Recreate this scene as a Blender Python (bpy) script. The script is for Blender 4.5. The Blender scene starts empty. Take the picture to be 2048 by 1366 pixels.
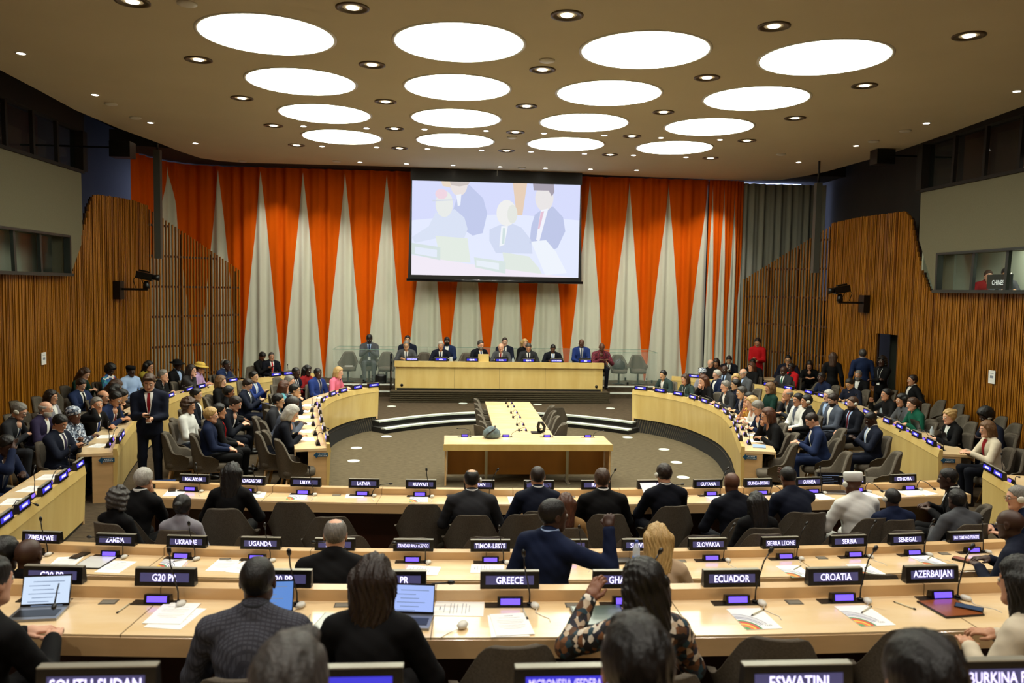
import bpy, math, random
import numpy as np
from mathutils import Vector, Matrix
from mathutils.geometry import tessellate_polygon
random.seed(7); rng=np.random.default_rng(7)
sc=bpy.context.scene
# ---------------- camera ----------------
FOC,YAW,PIT,ROL,H=1609.3,0.0777,-0.065,0.01755,3.4
cy_,sy_=math.cos(YAW),math.sin(YAW); cp_,sp_=math.cos(PIT),math.sin(PIT)
F_=np.array([sy_*cp_,cy_*cp_,sp_]); R_=np.array([cy_,-sy_,0.]); U_=np.cross(R_,F_)
cr_,sr_=math.cos(ROL),math.sin(ROL)
CM=np.array([cr_*R_+sr_*U_,-sr_*R_+cr_*U_,F_])
def ray(px,py): return np.array([(px-1024)/FOC,(683-py)/FOC,1.])@CM
def at(px,py,z):
    d=ray(px,py); t=(z-H)/d[2]; return float(d[0]*t),float(d[1]*t)
def atY(px,py,Y):
    d=ray(px,py)*Y; d=d/ray(px,py)[1]; return float(d[0]),float(d[2])+H
def atX(px,py,X):
    r=ray(px,py); t=X/r[0]; return float(r[1]*t),float(r[2]*t)+H
def pr(x,y,z):
    q=CM@np.array([x,y,z-H]); return 1024+FOC*q[0]/q[2],683-FOC*q[1]/q[2]
cam=bpy.data.cameras.new('camera'); camo=bpy.data.objects.new('camera',cam); sc.collection.objects.link(camo)
cam.sensor_fit='HORIZONTAL'; cam.sensor_width=36; cam.lens=FOC/2048*36; cam.clip_start=.05; cam.clip_end=200
mw=Matrix.Identity(4)
for i in range(3):
    mw[i][0]=CM[0][i]; mw[i][1]=CM[1][i]; mw[i][2]=-CM[2][i]
mw[2][3]=H; camo.matrix_world=mw; sc.camera=camo
cam.dof.use_dof=True; cam.dof.focus_distance=14.; cam.dof.aperture_fstop=2.8
sc.view_settings.view_transform='Standard'; sc.view_settings.look='None'; sc.view_settings.gamma=1
sc.view_settings.exposure=1.2; sc.view_settings.use_curve_mapping=False
wd=bpy.data.worlds.new('world'); sc.world=wd; wd.use_nodes=True
wd.node_tree.nodes['Background'].inputs[0].default_value=(.5,.6,.8,1); wd.node_tree.nodes['Background'].inputs[1].default_value=.02
sc.cycles.max_bounces=6; sc.cycles.diffuse_bounces=4; sc.cycles.glossy_bounces=3; sc.cycles.sample_clamp_indirect=4
LIGHT_DISC=4.4; LIGHT_SPOT=110.

# ---------------- materials ----------------
def lin(c):
    if isinstance(c,str): c=[int(c[i:i+2],16)/255 for i in (0,2,4)]
    return tuple((x/12.92 if x<=.04045 else ((x+.055)/1.055)**2.4) for x in c)+(1,)
MATS={}
def mat(name,col='808080',rough=.55,metal=0,emit=None,es=1.,tex=None,col2=None,scale=(8,8,8),amt=.5,alpha=1,trans=0,bump=0,spec=.5,coat=0):
    if name in MATS: return MATS[name]
    m=bpy.data.materials.new(name); m.use_nodes=True; nt=m.node_tree; b=nt.nodes['Principled BSDF']
    b.inputs['Base Color'].default_value=lin(col); b.inputs['Roughness'].default_value=rough; b.inputs['Metallic'].default_value=metal
    b.inputs['Specular IOR Level'].default_value=spec
    if coat: b.inputs['Coat Weight'].default_value=coat; b.inputs['Coat Roughness'].default_value=.12
    if emit is not None:
        b.inputs['Emission Color'].default_value=lin(emit); b.inputs['Emission Strength'].default_value=es
    if trans: b.inputs['Transmission Weight'].default_value=trans; b.inputs['IOR'].default_value=1.05
    if alpha<1: b.inputs['Alpha'].default_value=alpha
    if tex:
        tc=nt.nodes.new('ShaderNodeTexCoord'); mp=nt.nodes.new('ShaderNodeMapping'); mp.inputs['Scale'].default_value=scale
        nt.links.new(tc.outputs['Object'],mp.inputs[0])
        if tex=='noise':
            n=nt.nodes.new('ShaderNodeTexNoise'); n.inputs['Scale'].default_value=1; n.inputs['Detail'].default_value=4; out=n.outputs['Fac']
        elif tex=='wave':
            n=nt.nodes.new('ShaderNodeTexWave'); n.inputs['Scale'].default_value=1; n.inputs['Distortion'].default_value=2; out=n.outputs['Fac']
        elif tex=='check':
            n=nt.nodes.new('ShaderNodeTexBrick'); n.inputs['Scale'].default_value=1; n.inputs['Mortar Size'].default_value=.06; n.offset=0; out=n.outputs['Fac']
        elif tex=='cells':
            n=nt.nodes.new('ShaderNodeTexVoronoi'); n.inputs['Scale'].default_value=1; out=n.outputs['Color']
        nt.links.new(mp.outputs[0],n.inputs[0])
        if tex=='cells':
            sp=nt.nodes.new('ShaderNodeSeparateColor'); nt.links.new(out,sp.inputs[0]); out=sp.outputs[0]
        r=nt.nodes.new('ShaderNodeValToRGB'); nt.links.new(out,r.inputs[0]); e=r.color_ramp.elements
        if isinstance(col2,(list,tuple)):
            cols=list(col2); r.color_ramp.interpolation='CONSTANT'
            while len(e)<len(cols): e.new(.5)
            for i,c in enumerate(cols): e[i].position=i/len(cols); e[i].color=lin(c)
        else:
            e[0].position=.5-amt/2; e[1].position=.5+amt/2; e[0].color=lin(col2 or col); e[1].color=lin(col)
        nt.links.new(r.outputs[0],b.inputs['Base Color'])
        if bump:
            bp=nt.nodes.new('ShaderNodeBump'); bp.inputs['Strength'].default_value=bump; bp.inputs['Distance'].default_value=.01
            nt.links.new(out,bp.inputs['Height']); nt.links.new(bp.outputs[0],b.inputs['Normal'])
    MATS[name]=m; return m
MAPLE=mat('maple','dfc480',.32,tex='noise',col2='cfae66',scale=(5,5,.9),amt=.5,coat=.25)
MAPLE_TOP=mat('maple_top','f2d9b0',.22,tex='noise',col2='e6c490',scale=(1.6,7,3),amt=.5,coat=.35)
MAPLE_EDGE=mat('maple_edge','e2bc88',.35,tex='noise',col2='cca878',scale=(1.3,4,9),amt=.5,coat=.2)
SEAM=mat('seam','7c6440',.6)
REDWOOD=mat('modesty_wood','4a2416',.4,tex='noise',col2='341810',scale=(3,3,1))
SLAT=mat('slat_wood','bd7c1c',.40,tex='noise',col2='6c3a08',scale=(14,14,.12),amt=.45)
SLATDARK=mat('slat_backing','3a1c08',.7,tex='noise',col2='2a1206',scale=(3,3,1))
CARPET=mat('carpet','665c48',.95,tex='noise',col2='4a4132',scale=(9,30,9),amt=.5,bump=.3,spec=.1)
CARPET2=mat('carpet_upper','584c3c',.95,tex='noise',col2='40362a',scale=(9,24,9),amt=.5,bump=.3,spec=.1)
RIB=mat('ribbed_carpet','4a4334',.9,spec=.1); RIBD=mat('ribbed_groove','15120e',.9)
CEIL=mat('ceiling_paint','cfc3a6',.8,tex='noise',col2='c7bb9e',scale=(.5,.5,.5),spec=.2)
VOID=mat('void_paint','231d1a',.9); DGREY=mat('dark_grey_wall','3a3834',.8,tex='noise',col2='302e2b',scale=(1,1,1))
BEIGE=mat('beige_acoustic_panel','807b66',.9,tex='noise',col2='78735e',scale=(60,60,60),spec=.1)
FRAME=mat('booth_frame','3c4240',.4,metal=.4); BLACK=mat('black_plastic','0a0a0b',.35); DGLOSS=mat('dark_gloss','101114',.12)
GLASS=mat('clear_glass','cfe8dc',.02,alpha=.06,spec=.8); SCRGLASS=mat('booth_glass','303a36',.03,alpha=.14,spec=.8)
WHITE=mat('white_nosing','cfd6cc',.6); DISCM=mat('floor_disc','dfe6df',.4)
LIGHT=mat('light_diffuser','ffffff',.5,emit='f6fbe6',es=LIGHT_DISC); LENS=mat('downlight_lens','ffffff',.5,emit='fff6e6',es=6.)
RING=mat('downlight_ring','54452e',.4,metal=.3); WPLAST=mat('white_plastic','d8d6cc',.35)
FAB=mat('chair_fabric','625b50',.85,tex='noise',col2='524b42',scale=(90,90,90),amt=.4,spec=.15); LEGW=mat('chair_leg_wood','b08b58',.4,tex='noise',col2='94703f',scale=(20,20,2)); STEEL=mat('brushed_steel','a6a69c',.35,metal=.8)
PANEL=mat('display_panel','1a1636',.25,emit='5e5a86',es=.25); PANELB=mat('display_panel_blue','1a1636',.25,emit='3a36c8',es=.5)
TEXT=mat('display_text','ffffff',.5,emit='c4c0ff',es=.9); TEXTB=mat('display_text_blue','ffffff',.5,emit='a59cff',es=.75)
CONS=mat('console_display','1a1636',.3,emit='6a50ff',es=.85); PAPER=mat('paper','f8f7f3',.7); INK=mat('printed_ink','8f95a2',.7)
PURP=mat('curtain_text','3a3f58',.6)
# ---------------- mesh helpers ----------------
def link(o,parent=None,label=None,cat=None,group=None,kind=None):
    sc.collection.objects.link(o)
    if parent is not None: o.parent=parent
    if label: o['label']=label
    if cat: o['category']=cat
    if group: o['group']=group
    if kind: o['kind']=kind
    return o
def empty(name,loc,rz=0,**k):
    o=bpy.data.objects.new(name,None); o.location=loc; o.rotation_euler=(0,0,rz); o.empty_display_size=.1; return link(o,**k)
def obj(name,me,parent=None,loc=None,rot=None,**k):
    o=bpy.data.objects.new(name,me)
    if loc is not None: o.location=loc
    if rot is not None: o.rotation_euler=rot
    return link(o,parent,**k)
def fast(name,V,Q,mats,mi=None,smooth=True):
    V=np.asarray(V,np.float32); Q=np.asarray(Q,np.int32); me=bpy.data.meshes.new(name); n=len(Q)
    me.vertices.add(len(V)); me.vertices.foreach_set('co',V.ravel())
    me.loops.add(4*n); me.loops.foreach_set('vertex_index',Q.ravel()); me.polygons.add(n)
    me.polygons.foreach_set('loop_start',np.arange(0,4*n,4,dtype=np.int32))
    if mi is not None: me.polygons.foreach_set('material_index',np.asarray(mi,np.int32))
    me.polygons.foreach_set('use_smooth',np.full(n,smooth))
    for m in mats: me.materials.append(m)
    me.update(calc_edges=True); return me
class MB:
    def __init__(s): s.v=[]; s.f=[]; s.m=[]; s.sm=[]
    def add(s,vs,fs,m=0,sm=False):
        o=len(s.v); s.v+= [tuple(v) for v in vs]
        for f in fs: s.f.append([i+o for i in f]); s.m.append(m); s.sm.append(sm)
    def box(s,c,d,m=0,rz=0,R=None):
        vs=[Vector((x*d[0]/2,y*d[1]/2,z*d[2]/2)) for x in(-1,1) for y in(-1,1) for z in(-1,1)]
        if R is None: R=Matrix.Rotation(rz,3,'Z')
        s.add([R@v+Vector(c) for v in vs],[(0,1,3,2),(4,6,7,5),(0,4,5,1),(2,3,7,6),(0,2,6,4),(1,5,7,3)],m); return s
    def prism(s,poly,z0,z1,m=0,axis='z'):
        n=len(poly)
        a=sum(poly[i][0]*poly[(i+1)%n][1]-poly[(i+1)%n][0]*poly[i][1] for i in range(n))
        if a<0: poly=poly[::-1]
        def P(p,h): return (p[0],p[1],h) if axis=='z' else ((h,p[0],p[1]) if axis=='x' else (p[0],h,p[1]))
        tri=tessellate_polygon([[Vector((p[0],p[1],0)) for p in poly]])
        vs=[P(p,z0) for p in poly]+[P(p,z1) for p in poly]
        fs=[]
        for t in tri:
            t=list(t); ar=sum(poly[t[i]][0]*poly[t[(i+1)%3]][1]-poly[t[(i+1)%3]][0]*poly[t[i]][1] for i in range(3))
            if ar<0: t=t[::-1]
            fs.append([i+n for i in t]); fs.append(t[::-1])
        fs+=[(i,(i+1)%n,(i+1)%n+n,i+n) for i in range(n)]
        if axis=='y': fs=[f[::-1] for f in fs]
        s.add(vs,fs,m); return s
    def tube(s,pts,r,seg=8,m=0,caps=True,sx=1):
        pts=[Vector(p) for p in pts]; n=len(pts); rs=r if hasattr(r,'__len__') else [r]*n
        vs=[];up=Vector((0,0,1))
        T0=(pts[1]-pts[0]).normalized(); a=T0.orthogonal().normalized()
        for i,p in enumerate(pts):
            T=(pts[min(i+1,n-1)]-pts[max(i-1,0)]).normalized(); a=(a-T*a.dot(T)).normalized(); b=T.cross(a)
            for k in range(seg):
                t=2*math.pi*k/seg; vs.append(p+(a*math.cos(t)+b*math.sin(t)*sx)*rs[i])
        fs=[(i*seg+k,i*seg+(k+1)%seg,(i+1)*seg+(k+1)%seg,(i+1)*seg+k) for i in range(n-1) for k in range(seg)]
        if caps: fs+=[list(range(seg))[::-1],[(n-1)*seg+k for k in range(seg)]]
        s.add(vs,fs,m,True); return s
    def lathe(s,prof,seg=24,c=(0,0,0),m=0,sm=True,sx=1,sy=1):
        n=len(prof); vs=[(c[0]+r*math.cos(2*math.pi*k/seg)*sx,c[1]+r*math.sin(2*math.pi*k/seg)*sy,c[2]+z) for r,z in prof for k in range(seg)]
        fs=[(i*seg+k,i*seg+(k+1)%seg,(i+1)*seg+(k+1)%seg,(i+1)*seg+k) for i in range(n-1) for k in range(seg)]
        if prof[0][0]>1e-4: fs.append(list(range(seg))[::-1])
        if prof[-1][0]>1e-4: fs.append([(n-1)*seg+k for k in range(seg)])
        s.add(vs,fs,m,sm); return s
    def grid(s,rows,m=0,sm=True,close=False,flip=False):
        a=len(rows); b=len(rows[0]); vs=[p for r in rows for p in r]
        fs=[(i*b+j,i*b+(j+1)%b,(i+1)*b+(j+1)%b,(i+1)*b+j) for i in range(a-1) for j in range(b if close else b-1)]
        if flip: fs=[f[::-1] for f in fs]
        s.add(vs,fs,m,sm); return s
    def sweep(s,path,prof,m=0,caps=True):
        """path: plan points; prof: closed list of (offset along the left normal, z)"""
        n=len(path); k=len(prof); vs=[]
        for i,p in enumerate(path):
            a=path[max(i-1,0)]; b=path[min(i+1,n-1)]; tx,ty=b[0]-a[0],b[1]-a[1]; L=math.hypot(tx,ty); nx,ny=-ty/L,tx/L
            vs+=[(p[0]+nx*o,p[1]+ny*o,z) for o,z in prof]
        ar=sum(prof[i][0]*prof[(i+1)%k][1]-prof[(i+1)%k][0]*prof[i][1] for i in range(k))
        fs=[(i*k+j,i*k+(j+1)%k,(i+1)*k+(j+1)%k,(i+1)*k+j) for i in range(n-1) for j in range(k)]
        if caps: fs+=[list(range(k))[::-1],[(n-1)*k+j for j in range(k)]]
        if ar>0: fs=[f[::-1] for f in fs]
        fs=[f[::-1] for f in fs]
        s.add(vs,fs,m); return s
    def mesh(s,name,mats):
        me=bpy.data.meshes.new(name); me.from_pydata(s.v,[],s.f)
        for m in (mats if isinstance(mats,(list,tuple)) else [mats]): me.materials.append(m)
        me.polygons.foreach_set('material_index',s.m); me.polygons.foreach_set('use_smooth',s.sm); me.update(); return me
    def build(s,name,mats,parent=None,loc=None,rot=None,**k): return obj(name,s.mesh(name,mats),parent,loc,rot,**k)
def structure(name,mb,mats): return mb.build(name,mats,kind='structure')
def smooth_path(pts,n=24):
    """Catmull-Rom resample"""
    P=[np.array(p,float) for p in pts]; P=[2*P[0]-P[1]]+P+[2*P[-1]-P[-2]]; out=[]
    for i in range(1,len(P)-2):
        for t in np.linspace(0,1,n,endpoint=False):
            a,b,c,d=P[i-1:i+3]; out.append(tuple(.5*((2*b)+(-a+c)*t+(2*a-5*b+4*c-d)*t*t+(-a+3*b-3*c+d)*t**3)))
    out.append(tuple(P[-2])); return out
def resample(path,step):
    P=np.array(path); d=np.r_[0,np.cumsum(np.hypot(*np.diff(P,axis=0).T))]; n=max(2,int(d[-1]/step)+1); s=np.linspace(0,d[-1],n)
    return [(float(a),float(b)) for a,b in zip(np.interp(s,d,P[:,0]),np.interp(s,d,P[:,1]))]
def nearest(path,x,y):
    P=np.array(path); i=int(np.argmin((P[:,0]-x)**2+(P[:,1]-y)**2)); i=min(max(i,1),len(P)-2); t=P[i+1]-P[i-1]; return P[i],math.atan2(t[1],t[0])
def copytree(o,parent=None):
    c=o.copy(); sc.collection.objects.link(c); c.parent=parent
    for ch in list(o.children): copytree(ch,c)
    return c
def dup(proto,loc,rz,label=None,group=None,scale=None):
    """a copy of a thing, with copies of its parts; the first use takes the thing itself"""
    if proto.get('_used'):
        c=copytree(proto)
    else: c=proto; proto['_used']=1
    c.location=loc; c.rotation_euler=(0,0,rz)
    if scale: c.scale=(scale,)*3
    if label: c['label']=label
    if group: c['group']=group
    return c
def text_mesh(txt,size,width=None,bold=.008):
    cu=bpy.data.curves.new('lettering','FONT'); cu.body=txt; cu.size=size; cu.align_x='CENTER'; cu.align_y='CENTER'; cu.offset=bold*size/.1*.1; cu.resolution_u=2
    o=bpy.data.objects.new('lettering',cu); sc.collection.objects.link(o); dg=bpy.context.evaluated_depsgraph_get(); me=bpy.data.meshes.new_from_object(o.evaluated_get(dg))
    bpy.data.objects.remove(o); bpy.data.curves.remove(cu)
    n=len(me.vertices); co=np.zeros(n*3,np.float32); me.vertices.foreach_get('co',co); co=co.reshape(-1,3)
    if n:
        c=(co.min(0)+co.max(0))/2; co-=c; w=np.ptp(co[:,0])
        co[:,0]*=.78
        if width and w*.78>width: co[:,0]*=width/(w*.78); co[:,1]*=max(.72,min(1,(width/(w*.78))**.5))
    me.vertices.foreach_set('co',co.ravel()); me.update(); return me
# ---------------- heights ----------------
ZF=.24; ZT=.96; ZL=1.02      # wing floor, desk surface, desk front rim
ZC_,ZD_=.79,1.32             # raised rows
XC=1.4
def rowpath(y0,k,x0,x1): return [(x,y0+k*(x-XC)**2) for x in np.linspace(x0,x1,40)]
ROWA=rowpath(9.36,.0165,-3.55,6.35); ROWB=rowpath(7.12,.0135,-4.05,6.05); ROWC=rowpath(4.78,.0125,-3.3,4.6); ROWD=rowpath(2.47,.012,-1.9,3.0)
INR=smooth_path([(4.46,19.2),(4.98,18.6),(5.40,17.6),(5.52,16.1),(5.3,14.7),(4.98,13.54),(4.55,12.07)],10)
INL=smooth_path([(-1.68,19.3),(-2.15,18.7),(-2.5,17.6),(-2.55,16.3),(-2.38,15.2),(-2.12,13.8),(-1.78,12.19)],10)
RT2=smooth_path([(6.3,22.3),(7.3,21.4),(8.15,20.2),(8.55,18.8),(8.62,17.6),(8.52,16.4),(8.2,14.5),(7.95,13.2),(7.62,11.83)],10)
RT3=smooth_path([(7.42,10.5),(7.05,9.25),(6.75,8.1)],10)
LF2=smooth_path([(-3.6,22.3),(-4.5,21.3),(-5.25,20.0),(-5.65,18.6),(-5.78,17.2),(-5.65,15.6),(-5.3,13.9),(-4.97,12.6),(-4.74,11.82)],10)
LF3=smooth_path([(-4.72,10.75),(-4.58,9.8),(-4.42,8.8),(-4.28,7.85)],10)
# ---------------- floors ----------------
arc=lambda y0,k,x0,x1,n=16:[(x,y0-k*(x-XC)**2) for x in np.linspace(x0,x1,n)]
well=[(x,y) for x,y in INL[::-1]]+arc(20.45,.165,-1.6,4.4)+list(INR)+[(4.9,9.62),(-2.2,9.62)]
mb=MB(); mb.prism([(-9,27),(11.3,27),(11.3,4.9),(-9,4.9)],-.12,-.06)
structure('floor_base',mb,[CARPET2])
# well floor
mb=MB(); mb.prism([(-3.4,9.3),(6.2,9.3),(6.2,20.8),(-3.2,20.8)],-.05,0); structure('floor',mb,[CARPET])
outer=[(-8.95,4.9),(11.25,4.9),(11.25,26.8),(-8.95,26.8)]
tri=tessellate_polygon([[Vector((*p,0)) for p in outer],[Vector((*p,0)) for p in well]])
allp=outer+well; mb=MB(); fs=[]
for t in tri:
    t=list(t); a=sum(allp[t[i]][0]*allp[t[(i+1)%3]][1]-allp[t[(i+1)%3]][0]*allp[t[i]][1] for i in range(3))
    if a<0: t=t[::-1]
    fs.append(t)
mb.add([(p[0],p[1],ZF) for p in allp],fs); structure('floor_upper',mb,[CARPET2])
# steps into the well with white nosings
for i,(y0,k,xa,xb,z) in enumerate([(20.45,.165,-1.62,4.42,ZF),(20.05,.175,-1.45,4.25,ZF/2)]):
    p=arc(y0,k,xa,xb,40)
    mb=MB(); mb.sweep(p,[(.5,0),(.5,z-.004),(0.005,z-.004),(.03,0)],0); mb.sweep(p,[(.0,z-.03),(.0,z+.003),(.17,z+.003),(.17,z-.03)],1)
    structure('trim_%d'%(i+1),mb,[RIBD,WHITE])
# podium platform: two steps then the dais
mb=MB()
for xa,xb in((-4.4,-1.62),(4.5,7.0)):
    mb.prism([(xa,23.25),(xb,23.25),(xb,23.9),(xa,23.9)],ZF-.02,.39,0); mb.prism([(xa,23.24),(xb,23.24),(xb,23.42),(xa,23.42)],.37,.393,1)
    mb.prism([(xa,23.7),(xb,23.7),(xb,25.6),(xa,25.6)],ZF-.02,.54,0); mb.prism([(xa,23.69),(xb,23.69),(xb,23.87),(xa,23.87)],.52,.543,1)
mb.prism([(-1.6,22.1),(4.48,22.1),(4.48,25.6),(-1.6,25.6)],ZF-.02,.56,0)
structure('floor_dais',mb,[CARPET2,WHITE])
mb=MB()
for j in range(6): mb.box((1.44,22.09,.27+j*.055),(6.1,.03,.03),0)
structure('trim_dais',mb,[RIB])
mb=MB(); mb.prism([(-4.4,25.55),(7,25.55),(7,25.62),(-4.4,25.62)],.2,.54); structure('baseboard_back',mb,[CARPET2])
# raised tiers under the camera
mb=MB(); mb.prism([(-9,-3)]+[(11.3,-3)]+[(11.3,5.3)]+[(x,y+.12) for x,y in ROWC[::-1]]+[(-9,5.3)],-.1,ZC_); structure('floor_tier_lower',mb,[CARPET2])
mb=MB(); mb.prism([(-9,-3)]+[(11.3,-3)]+[(11.3,2.9)]+[(x,y+.1) for x,y in ROWD[::-1]]+[(-9,2.9)],ZC_-.02,ZD_); structure('floor_tier_upper',mb,[CARPET2])
mb=MB(); mb.prism([(-9,-3),(11.3,-3),(11.3,.7),(-9,.7)],ZD_-.02,1.85); structure('floor_tier_rear',mb,[CARPET2])
mb=MB(); mb.prism([(-9,-3.1),(11.3,-3.1),(11.3,-3),(-9,-3)],0,7.6); structure('wall_rear',mb,[SLAT])
# ribbed plinth under the inner desks
def plinth(path,sgn,name):
    p=resample(path,.035); n=len(p); rt=[];rb=[]
    for i,q in enumerate(p):
        a=p[max(i-1,0)]; b=p[min(i+1,n-1)]; tx,ty=b[0]-a[0],b[1]-a[1]; L=math.hypot(tx,ty); nx,ny=-ty/L*sgn,tx/L*sgn
        o=.0 if i%2 else .02
        rt.append((q[0]-nx*(.03+o),q[1]-ny*(.03+o),.31)); rb.append((q[0]+nx*(.10-o),q[1]+ny*(.10-o),-.01))
    m=MB(); v=rt+rb; fs=[(i,i+1,n+i+1,n+i) for i in range(n-1)]
    m.add(v,[f if sgn<0 else f[::-1] for f in fs]); 
    m.m=[ (i%2) for i in range(len(m.f))]
    structure(name,m,[RIB,RIBD])
plinth(INR,-1,'trim_plinth_right'); plinth(INL,1,'trim_plinth_left')
# ---------------- walls of timber slats ----------------
WL=[(-8.9,-3),(-8.9,19.4),(-8.1,22.3)]; GL=[(-8.1,22.3),(-6.35,24.9)]
WR=[(11.2,-3),(11.2,19.6),(10.7,22.0)]; GR=[(10.7,22.0),(9.2,24.7)]
def ztop(x,y,tx,ty):
    z=3.5
    for _ in range(6):
        px,py=pr(x,y,z); t=float(np.interp(px,tx,ty)); z+=(py-t)*y/FOC
    return z
LT=([-3000,0,139,142,150,160,168,175,183,195,262,300],[548,548,549,535,505,470,440,410,390,389,400,414])
RTt=([1640,1652,1712,1800,1812,1825,1832,1840,1850,1862,1866,4000],[455,450,436,424,423,434,470,510,550,580,583,583])
DOORY=(19.25,20.1)
def slat_wall(name,W,T,side):
    m=MB(); P=resample(W,.055)
    for i in range(1,len(P)):
        x,y=P[i]
        if y<4: continue
        z1=ztop(x,y,*T)+random.uniform(-.01,.01); a=P[i-1]; ang=math.atan2(y-a[1],x-a[0])
        z0=.2
        if side>0 and DOORY[0]<y<DOORY[1]: z0=2.42
        dp=random.choice([.05,.06,.045]); 
        m.box((x-side*dp/2,y,(z0+z1)/2),(.032,dp,z1-z0),0,rz=ang) if False else m.box((x-side*dp/2*abs(math.sin(ang)),y,(z0+z1)/2),(.032,dp,z1-z0),0,rz=ang)
        if not(side>0 and DOORY[0]<y<DOORY[1]):
            m.box((x+side*.03,y,(z0+z1-.05)/2),(.06,.05,z1-.05-z0),1,rz=ang)
        else: m.box((x+side*.03,y,(z0+z1-.05)/2),(.06,.05,z1-.05-z0),1,rz=ang)
        for zb in (.82,1.65,2.48,3.3,4.13): 
            if z0<zb<z1-.1 and not i%1: m.box((x-side*.004,y,zb),(.06,.02,.02),1,rz=ang)
    structure(name,m,[SLAT,SLATDARK])
slat_wall('wall_left',WL,LT,-1); slat_wall('wall_right',WR,RTt,1)
mb=MB(); mb.prism([(-9.05,-3),(-8.97,-3),(-8.97,4),(-9.05,4)],0,7.5,0); mb.prism([(11.27,-3),(11.35,-3),(11.35,4),(11.27,4)],0,7.5,0); structure('wall_sides_near',mb,[SLAT])
# outer shell behind the slats
mb=MB(); mb.prism([(-11.9,4),(-11.8,4),(-11.8,27.6),(-11.9,27.6)],0,8.2); mb.prism([(-11.9,3.9),(-8.9,3.9),(-8.9,4),(-11.9,4)],0,8.2); structure('wall_left_outer',mb,[DGREY])
mb=MB(); mb.prism([(13.3,4),(13.4,4),(13.4,27.6),(13.3,27.6)],0,8.2); mb.prism([(11.3,3.9),(13.4,3.9),(13.4,4),(11.3,4)],0,8.2); structure('wall_right_outer',mb,[DGREY])
mb=MB(); mb.box((0.7,27.6,4.1),(25.4,.1,8.2)); structure('wall_back',mb,[DGREY])
mb=MB(); mb.box((.7,12.2,8.2),(25.6,31,.1)); structure('ceiling_upper',mb,[VOID])
# dark side panels above the slats (left and right)
mb=MB(); mb.prism([(9.5,4.0),(27.5,4.0),(27.5,8),(9.5,8)],-10.2,-10.1,0,'x'); structure('wall_left_upper',mb,[DGREY])
mb=MB(); mb.prism([(9.5,3.2),(27.5,3.2),(27.5,8),(9.5,8)],12.2,12.3,0,'x'); structure('wall_right_upper',mb,[DGREY])
# daylight slots at both ends of the curtain
DAY=mat('daylight','ffffff',.5,emit='a4b2e0',es=1.5)
mb=MB(); mb.box((11.0,27.5,4.3),(2.3,.04,6.4)); structure('window_1',mb,[DAY])
mb=MB(); mb.box((-9.4,27.5,4.2),(1.3,.04,6.)); structure('window_2',mb,[DAY])
# timber grilles
def grille(name,W,top0,top1,label,side):
    t=empty(name,(W[0][0],W[0][1],ZF),label=label,cat='timber screen')
    O=np.array([W[0][0],W[0][1],ZF]); P=resample(W,.10); n=len(P); m=MB(); ang=math.atan2(W[1][1]-W[0][1],W[1][0]-W[0][0])
    for i,(x,y) in enumerate(P):
        px=pr(x,y,3)[0]; ty=top0[1]+(px-top0[0])/(top1[0]-top0[0])*(top1[1]-top0[1]); z1=ztop(x,y,[0,5000],[ty,ty])
        m.box((x-O[0],y-O[1],(z1-ZF)/2),(.034,.04,z1-ZF),0,rz=ang)
        if i==n-1: last=z1
    m.build('slats',[SLAT],t)
    for zb in (.82,1.65,2.48,3.3,4.13,4.95):
        k=0
        for j,(x,y) in enumerate(P):
            px=pr(x,y,3)[0]; ty=top0[1]+(px-top0[0])/(top1[0]-top0[0])*(top1[1]-top0[1])
            if ztop(x,y,[0,5000],[ty,ty])>zb+.08: k=j
        if k<3: continue
        a=P[0]; b=P[k]; L=math.hypot(b[0]-a[0],b[1]-a[1]); r=MB(); r.box(((a[0]+b[0])/2-O[0],(a[1]+b[1])/2-O[1],zb-ZF),(L,.03,.06),0,rz=ang); r.build('rail',[SLATDARK],t)
    for f_ in (.05,.38,.7,.97):
        j=int(f_*(n-1)); x,y=P[j]; px=pr(x,y,3)[0]; ty=top0[1]+(px-top0[0])/(top1[0]-top0[0])*(top1[1]-top0[1]); z1=ztop(x,y,[0,5000],[ty,ty])-.1
        r=MB(); r.box((x-O[0]+side*.07,y-O[1]+.05,(z1-ZF)/2),(.05,.05,z1-ZF),0,rz=ang); r.build('post',[SLATDARK],t)
grille('timber_screen',GL,(294,414),(481,541),'open screen of vertical timber slats stepping down beside the red curtain on the left',-1)
grille('timber_screen',GR,(1642,460),(1481,562),'open screen of vertical timber slats before the grey curtain on the right',1)
# door in the right wall
mb=MB(); mb.prism([(DOORY[0]-.05,ZF),(DOORY[1]+.1,ZF),(DOORY[1]+.1,2.5),(DOORY[0]-.05,2.5)],11.5,11.55,0,'x'); structure('door_1',mb,[mat('door_dark','24261f',.5)])
# ---------------- curtain ----------------
CT=MATS.get('curtain') or bpy.data.materials.new('curtain'); CT.use_nodes=True; nt=CT.node_tree; b=nt.nodes['Principled BSDF']; b.inputs['Roughness'].default_value=.85; b.inputs['Specular IOR Level'].default_value=.1
def nd(t,**k):
    n=nt.nodes.new(t)
    for a,v in k.items(): setattr(n,a,v)
    return n
uv=nd('ShaderNodeUVMap'); sx=nd('ShaderNodeSeparateXYZ'); nt.links.new(uv.outputs[0],sx.inputs[0])
def mth(op,a,b_=None):
    n=nd('ShaderNodeMath',operation=op)
    for i,v in enumerate((a,b_)):
        if v is None: continue
        if isinstance(v,(int,float)): n.inputs[i].default_value=v
        else: nt.links.new(v,n.inputs[i])
    return n.outputs[0]
d=mth('MULTIPLY',mth('ABSOLUTE',mth('SUBTRACT',mth('FRACT',sx.outputs[0]),.5)),2.)
lt=mth('LESS_THAN',d,mth('MULTIPLY',mth('SUBTRACT',1.0,sx.outputs[1]),1.0))
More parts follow.
